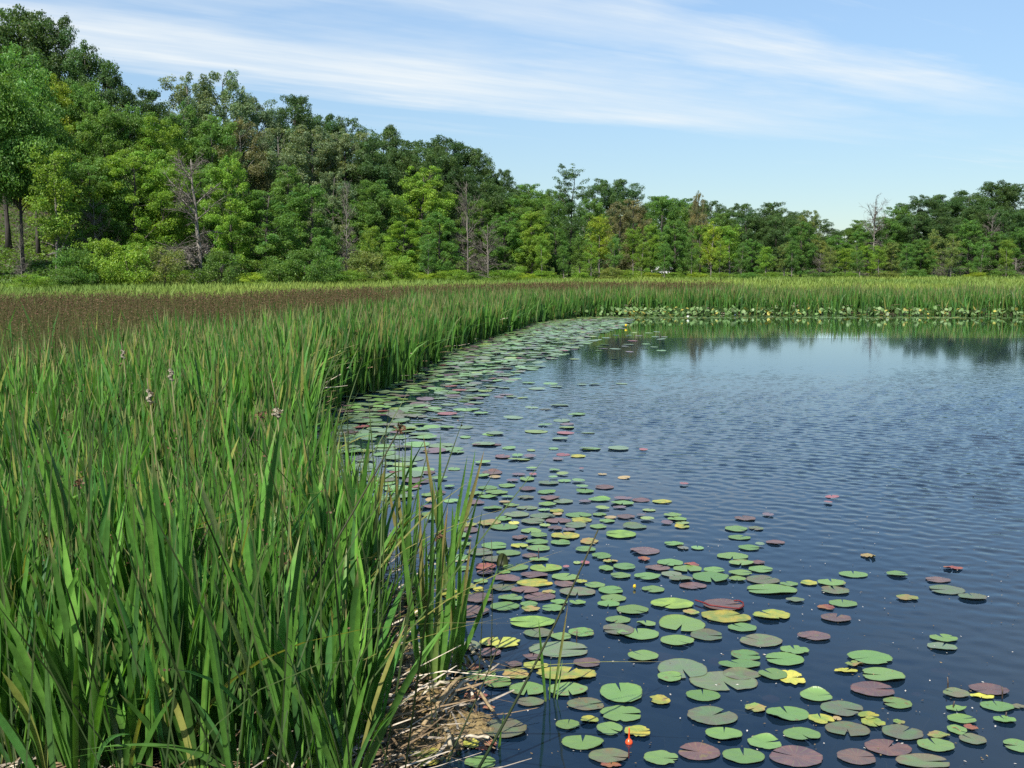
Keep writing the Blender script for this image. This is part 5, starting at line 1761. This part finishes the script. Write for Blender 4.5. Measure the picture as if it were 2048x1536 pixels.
algae_mat()
STALKS = [((862, 1440), (935, 1362), "widest bleached reed stalk lying slantwise on the brown mat"), ((848, 1462), (925, 1370), "grey reed stalk lying second from the left across the brown mat"),
          ((885, 1420), (938, 1358), "short grey reed stalk pointing at the red pads"), ((842, 1395), (900, 1378), "pale reed stalk arched over the mat below the cattail fan"),
          ((830, 1410), (880, 1425), "brown reed stalk lying at the mat's left, pointing right"), ((890, 1462), (902, 1490), "short split reed stalk on the mat's lower edge"),
          ((905, 1480), (980, 1484), "thin reed stalk reaching from the mat towards the red pads"), ((930, 1370), (985, 1430), "pale reed stalk sticking from the mat into the water"),
          ((930, 1300), (948, 1330), "broken pale reed end behind the cattail fan"), ((905, 1316), (952, 1300), "folded pale reed leaf behind the cattail fan"),
          ((820, 1490), (862, 1450), "whitish reed stalk at the mat's lower left"), ((820, 1370), (850, 1330), "straw-coloured reed stalk left of the cattail fan")]
for k, (a, b, lab) in enumerate(STALKS):
    r = np.random.default_rng(700 + k)
    A = np.array([*ground(*a, 0.05), 0.05 + 0.02 * r.uniform()])
    B = np.array([*ground(*b, 0.07), 0.06 + 0.05 * r.uniform()])
    g = Geo()
    d = B - A
    n = 7
    t = np.linspace(0, 1, n)[:, None]
    pts = d * t + np.array([0, 0, 0.03]) * (t * (1 - t)) * 4 * r.uniform(0, 1) + r.normal(0, 0.003, (n, 3))
    wd = r.uniform(0.008, 0.014)
    side = np.cross(d, [0, 0, 1.0])
    side /= np.linalg.norm(side)
    prof = np.array([[-1, 0], [-0.4, 0.5], [0.4, 0.5], [1, 0], [0.3, 0.12], [-0.3, 0.12]])
    V = (pts[:, None] + side[None, None] * (prof[:, 0] * wd)[None, :, None] + np.array([0, 0, 1.0]) * (prof[:, 1] * wd)[None, :, None]).reshape(-1, 3)
    m_ = 6
    i0 = (np.arange(n - 1)[:, None] * m_ + np.arange(m_)[None]).ravel()
    i1 = (np.arange(n - 1)[:, None] * m_ + (np.arange(m_)[None] + 1) % m_).ravel()
    q = np.stack([i0, i1, i1 + m_, i0 + m_], 1)
    base = np.array([[0.46, 0.40, 0.30], [0.30, 0.22, 0.12], [0.36, 0.30, 0.20]][k % 3])
    g.add(V, [q], base)
    o = link("reed_stalk", g.mesh("reed_stalk"), M_STRAW)
    o.location = A
    tag(o, lab, "dead reed", "dead reed stalks on the mat")

# ------------------------------------------------------------------ small things on the water
def lathe(g, prof, sides, col):
    prof = np.asarray(prof, float)
    a = np.linspace(0, 2 * math.pi, sides, endpoint=False)
    V = np.stack([prof[:, 0, None] * np.cos(a), prof[:, 0, None] * np.sin(a), np.broadcast_to(prof[:, 1, None], (len(prof), sides))], -1).reshape(-1, 3)
    n = len(prof)
    i0 = (np.arange(n - 1)[:, None] * sides + np.arange(sides)[None]).ravel()
    i1 = (np.arange(n - 1)[:, None] * sides + (np.arange(sides)[None] + 1) % sides).ravel()
    g.add(V, [np.stack([i0, i1, i1 + sides, i0 + sides], 1)], col)


bx, by = ground(1258, 1486)
bob = bpy.data.objects.new("fishing_float", None)
COL.objects.link(bob)
bob.location = (bx, by, 0)
tag(bob, "small orange-red fishing float with a thin stem beside a yellow-green pad", "fishing float")
M_BOB = simple_material("float_paint", (0.75, 0.085, 0.02), 0.3, 0.5)
g = Geo()
lathe(g, [(0.0005, -0.014), (0.008, -0.011), (0.0135, -0.003), (0.0145, 0.004), (0.012, 0.011), (0.006, 0.0165), (0.0035, 0.019)], 20, (1, 1, 1))
link("float_body", g.mesh("float_body", True), M_BOB, bob)
g = Geo()
lathe(g, [(0.0036, 0.018), (0.0030, 0.030), (0.0024, 0.052), (0.0027, 0.057), (0.0018, 0.061), (0.0002, 0.062)], 12, (1, 1, 1))
link("float_stem", g.mesh("float_stem", True), M_BOB, bob)

M_STICK = simple_material("wet_wood", (0.035, 0.022, 0.014), 0.5, 0.5, col2=(0.08, 0.055, 0.035), nscale=60)
for k, (bpx, tpx, lab) in enumerate([((1895, 1378), (1895, 1354), "dark stub standing in the water, tallest of the lower right group"), ((2004, 1396), (2004, 1373), "dark stub standing beside the purple pad at lower right"),
                                     ((1906, 1417), (1909, 1402), "slanting dark stub above a small green pad at lower right"), ((2011, 1436), (2013, 1424), "shortest dark stub, on the speckled pad near the right edge"),
                                     ((1153, 1284), (1154, 1261), "dark stub standing by a green pad behind the upright grass blades"), ((1077, 1114), (1077, 1096), "dark stub far out among the crowded pads")]):
    x, y = ground(*bpx)
    t = at_depth(tpx[0], tpx[1], y)
    g = Geo()
    h = t[2]
    g.tube([[0, 0, -0.15], [0.001, 0, h * 0.5], [t[0] - x, 0, h]], [0.0035, 0.003, 0.0028], 7)
    o = link("stub", g.mesh("stub", True), M_STICK)
    o.location = (x, y, 0)
    tag(o, lab, "stub", "dark stubs standing in the water")

def debris():
    """Seed fluff, petals and leaf crumbs drifting between the pads."""
    r = np.random.default_rng(83)
    n = 520
    px, py = r.uniform(850, 2050, n), r.uniform(960, 1530, n)
    xy = np.array([ground(a, b, 0.005) for a, b in zip(px, py)])
    v, q = leaf_quads(np.column_stack([xy, np.full(n, 0.006)]), r.normal(0, 0.12, (n, 3)) + [0, 0, 1], 0.011, 0.55, r)
    c = np.where(r.uniform(size=(n, 1)) < 0.4, np.array([[0.55, 0.52, 0.46]]), np.array([[0.20, 0.15, 0.08]])) * r.uniform(0.6, 1.2, (n, 1))
    g = Geo()
    g.add(v, [q], np.repeat(c, 4, axis=0))
    for k in range(70):                                   # drowned stems and weed just under the surface
        x, y = ground(r.uniform(900, 1950), r.uniform(1180, 1530))
        a = r.uniform(0, 6.28)
        L = r.uniform(0.05, 0.28)
        z = r.uniform(-0.05, -0.012)
        p0 = np.array([x, y, z])
        p2 = p0 + [L * math.cos(a), L * math.sin(a), r.uniform(-0.02, 0.005)]
        g.tube([p0, (p0 + p2) / 2 + r.normal(0, 0.012, 3), p2], [0.0022, 0.002, 0.001], 4, np.array([0.30, 0.20, 0.10]) * r.uniform(0.5, 1.3), cap=False)
    tag(link("floating_debris", g.mesh("floating_debris"), M_STRAW), "pale specks and drowned stems drifting between the near lily pads", "debris", kind="stuff")


debris()

# a yellow lily bud and flowers
M_YEL = simple_material("flower_petal_yellow", (0.75, 0.55, 0.04), 0.4, 0.4)
M_WHT = simple_material("flower_petal_white", (0.80, 0.78, 0.70), 0.5, 0.4)


def flower(px, py, R, m, label, n=7, openness=0.6):
    x, y = ground(px, py)
    e = bpy.data.objects.new("lily_flower", None)
    COL.objects.link(e)
    e.location = (x, y, 0)
    tag(e, label, "flower", "lily flowers on the water")
    g = Geo()
    g.tube([[0.0, 0.02, -0.08], [0, 0.01, -0.02], [0, 0, R * 0.5]], [0.004, 0.004, 0.005], 6, (0.08, 0.14, 0.04))
    link("stalk", g.mesh("stalk", True), M_RUSH, e)
    g = Geo()
    for k in range(n):
        a = 2 * math.pi * k / n
        us = np.linspace(0, 1, 5)
        for s in (1,):
            rows = []
            for u in us:
                rr = R * openness * u ** 0.8 * (1 - 0.35 * u ** 3)
                zz = R * 0.35 + R * 1.15 * u ** 1.4
                w = R * 0.42 * math.sin(math.pi * (0.15 + 0.8 * u))
                c = np.array([math.cos(a) * rr, math.sin(a) * rr, zz])
                sd = np.array([-math.sin(a), math.cos(a), 0]) * w
                rows += [c - sd, c + np.array([math.cos(a), math.sin(a), 0]) * w * 0.3, c + sd]
            i = (np.arange(4)[:, None] * 3 + np.arange(2)[None]).ravel()
            g.add(np.array(rows), [np.stack([i, i + 1, i + 4, i + 3], 1)], (1, 1, 1))
    link("petals", g.mesh("petals", True), m, e)


flower(1269, 1178, 0.018, M_YEL, "half-open yellow lily bud on the water left of a green pad", 6, 0.5)
flower(1252, 655, 0.07, M_YEL, "yellow lily flower alone at the pads' far tip before the mirrored trees", 8, 0.7)
flower(1376, 637, 0.07, M_WHT, "white lily flower left on the far waterline, lower of two", 8, 0.8)
flower(1376, 630, 0.07, M_WHT, "white lily flower on the far waterline, upper of two", 8, 0.8)
flower(1470, 633, 0.06, M_WHT, "white lily flower on the far waterline, right of the pair", 8, 0.8)
flower(1312, 628, 0.08, M_WHT, "white lily flower on the far bank before the upright leaves", 8, 0.8)

# the leaf folded up like a tent
x, y = ground(1005, 1130)
g = Geo()
us = np.linspace(-1, 1, 9)
V = []
for u in us:
    w = 0.034 * math.sqrt(max(0, 1 - u * u)) + 0.002
    V += [[u * 0.036, -0.012 - w * 0.35, 0.004 + 0.006 * u], [u * 0.036, 0.0, 0.006 + w * 1.55 + 0.012], [u * 0.036, 0.02 + w * 0.5, 0.004]]
i = (np.arange(8)[:, None] * 3 + np.arange(2)[None]).ravel()
g.add(np.array(V), [np.stack([i, i + 1, i + 4, i + 3], 1)], (0.035, 0.045, 0.012))
o = link("folded_lily_pad", g.mesh("folded_lily_pad"), M_BLADE)
o.location = (x, y, 0)
tag(o, "dark olive lily pad folded upright like a tent among flat pads", "lily pad")

# curled red lily stem lying over the purple pad
g = Geo()
cp = [(1390, 1200), (1410, 1206), (1418, 1210), (1450, 1214), (1478, 1217), (1487, 1212), (1486, 1205), (1478, 1201), (1468, 1201)]
pts = np.array([[*ground(a, b, 0.016), 0.016] for a, b in cp])
o0 = pts[0].copy()
from_t = np.linspace(0, len(cp) - 1, 33)
pts = np.stack([np.interp(from_t, range(len(cp)), pts[:, j]) for j in range(3)], 1) - o0
g.tube(pts, np.full(33, 0.0042), 6, (0.20, 0.035, 0.035))
o = link("coiled_lily_stem", g.mesh("coiled_lily_stem", True), M_BLADE)
o.location = o0
tag(o, "dark red lily stem looped over a purple-brown pad", "lily stem")

# ------------------------------------------------------------------ a white car parked beyond the trees
def car():
    a = (1322 - 1024) / F
    d = 162.0
    cx = a * d
    zb = float(terrain_z(cx, d)[0])
    e = bpy.data.objects.new("parked_car", None)
    COL.objects.link(e)
    e.location = (cx, d, zb)
    e.rotation_euler = (0, 0, 0.25)
    tag(e, "white parked car glimpsed between the trunks beyond the marsh", "car")
    paint = simple_material("white_car_paint", (0.80, 0.80, 0.79), 0.25, 0.5)
    glass = simple_material("car_glass", (0.02, 0.025, 0.03), 0.08, 0.6)
    tyre = simple_material("tyre_rubber", (0.02, 0.02, 0.02), 0.8, 0.2)
    prof = [(-2.1, 0.35), (-2.15, 0.6), (-2.05, 0.82), (-1.2, 0.95), (-0.55, 1.42), (0.9, 1.48), (1.75, 1.05), (2.1, 0.98), (2.15, 0.5), (2.05, 0.35)]
    g = Geo()
    n = len(prof)
    V = []
    for yy, s in ((-0.86, 1), (-0.7, 1.0), (0.7, 1.0), (0.86, 1)):
        for x_, z_ in prof:
            ins = 0.12 if z_ > 1.0 else 0
            V.append([x_, yy - math.copysign(ins, yy) * (abs(yy) > 0.8), z_ - (0.03 if abs(yy) > 0.8 else 0)])
    q = []
    for r_i in range(3):
        for k in range(n):
            k2 = (k + 1) % n
            q.append([r_i * n + k, r_i * n + k2, (r_i + 1) * n + k2, (r_i + 1) * n + k])
    g.add(np.array(V), [np.array(q), np.array([list(range(n))]), np.array([list(range(4 * n - 1, 3 * n - 1, -1))])], (1, 1, 1))
    link("body", g.mesh("body"), paint, e)
    for s in (-1, 1):
        g = Geo()
        yv = s * 0.80
        w = [(-0.95, 0.98), (-0.48, 1.34), (0.82, 1.38), (1.4, 1.05), (1.3, 0.98)]
        V = [[x_, yv + s * 0.03 * (1.4 - z_) / 0.4 + s * 0.005, z_] for x_, z_ in w]
        V2 = [[x_, y_ - s * 0.03, z_] for x_, y_, z_ in V]
        g.add(np.array(V + V2), [np.array([[0, 1, 2, 3, 4]]), np.array([[k, (k + 1) % 5, 5 + (k + 1) % 5, 5 + k] for k in range(5)])], (1, 1, 1))
        link("side_window", g.mesh("side_window"), glass, e)
        for wx in (-1.3, 1.35):
            g = Geo()
            lathe(g, [(0.02, -0.1), (0.30, -0.1), (0.33, -0.06), (0.33, 0.06), (0.30, 0.1), (0.02, 0.1)], 18, (1, 1, 1))
            wh = link("wheel", g.mesh("wheel", True), tyre, e)
            wh.location = (wx, s * 0.78, 0.33)
            wh.rotation_euler = (math.pi / 2, 0, 0)
            g = Geo()
            lathe(g, [(0.01, -0.108), (0.19, -0.108), (0.2, -0.1), (0.2, 0.1), (0.19, 0.108), (0.01, 0.108)], 14, (1, 1, 1))
            link("rim", g.mesh("rim"), simple_material("wheel_rim", (0.5, 0.5, 0.5), 0.3, 0.6), wh)


car()
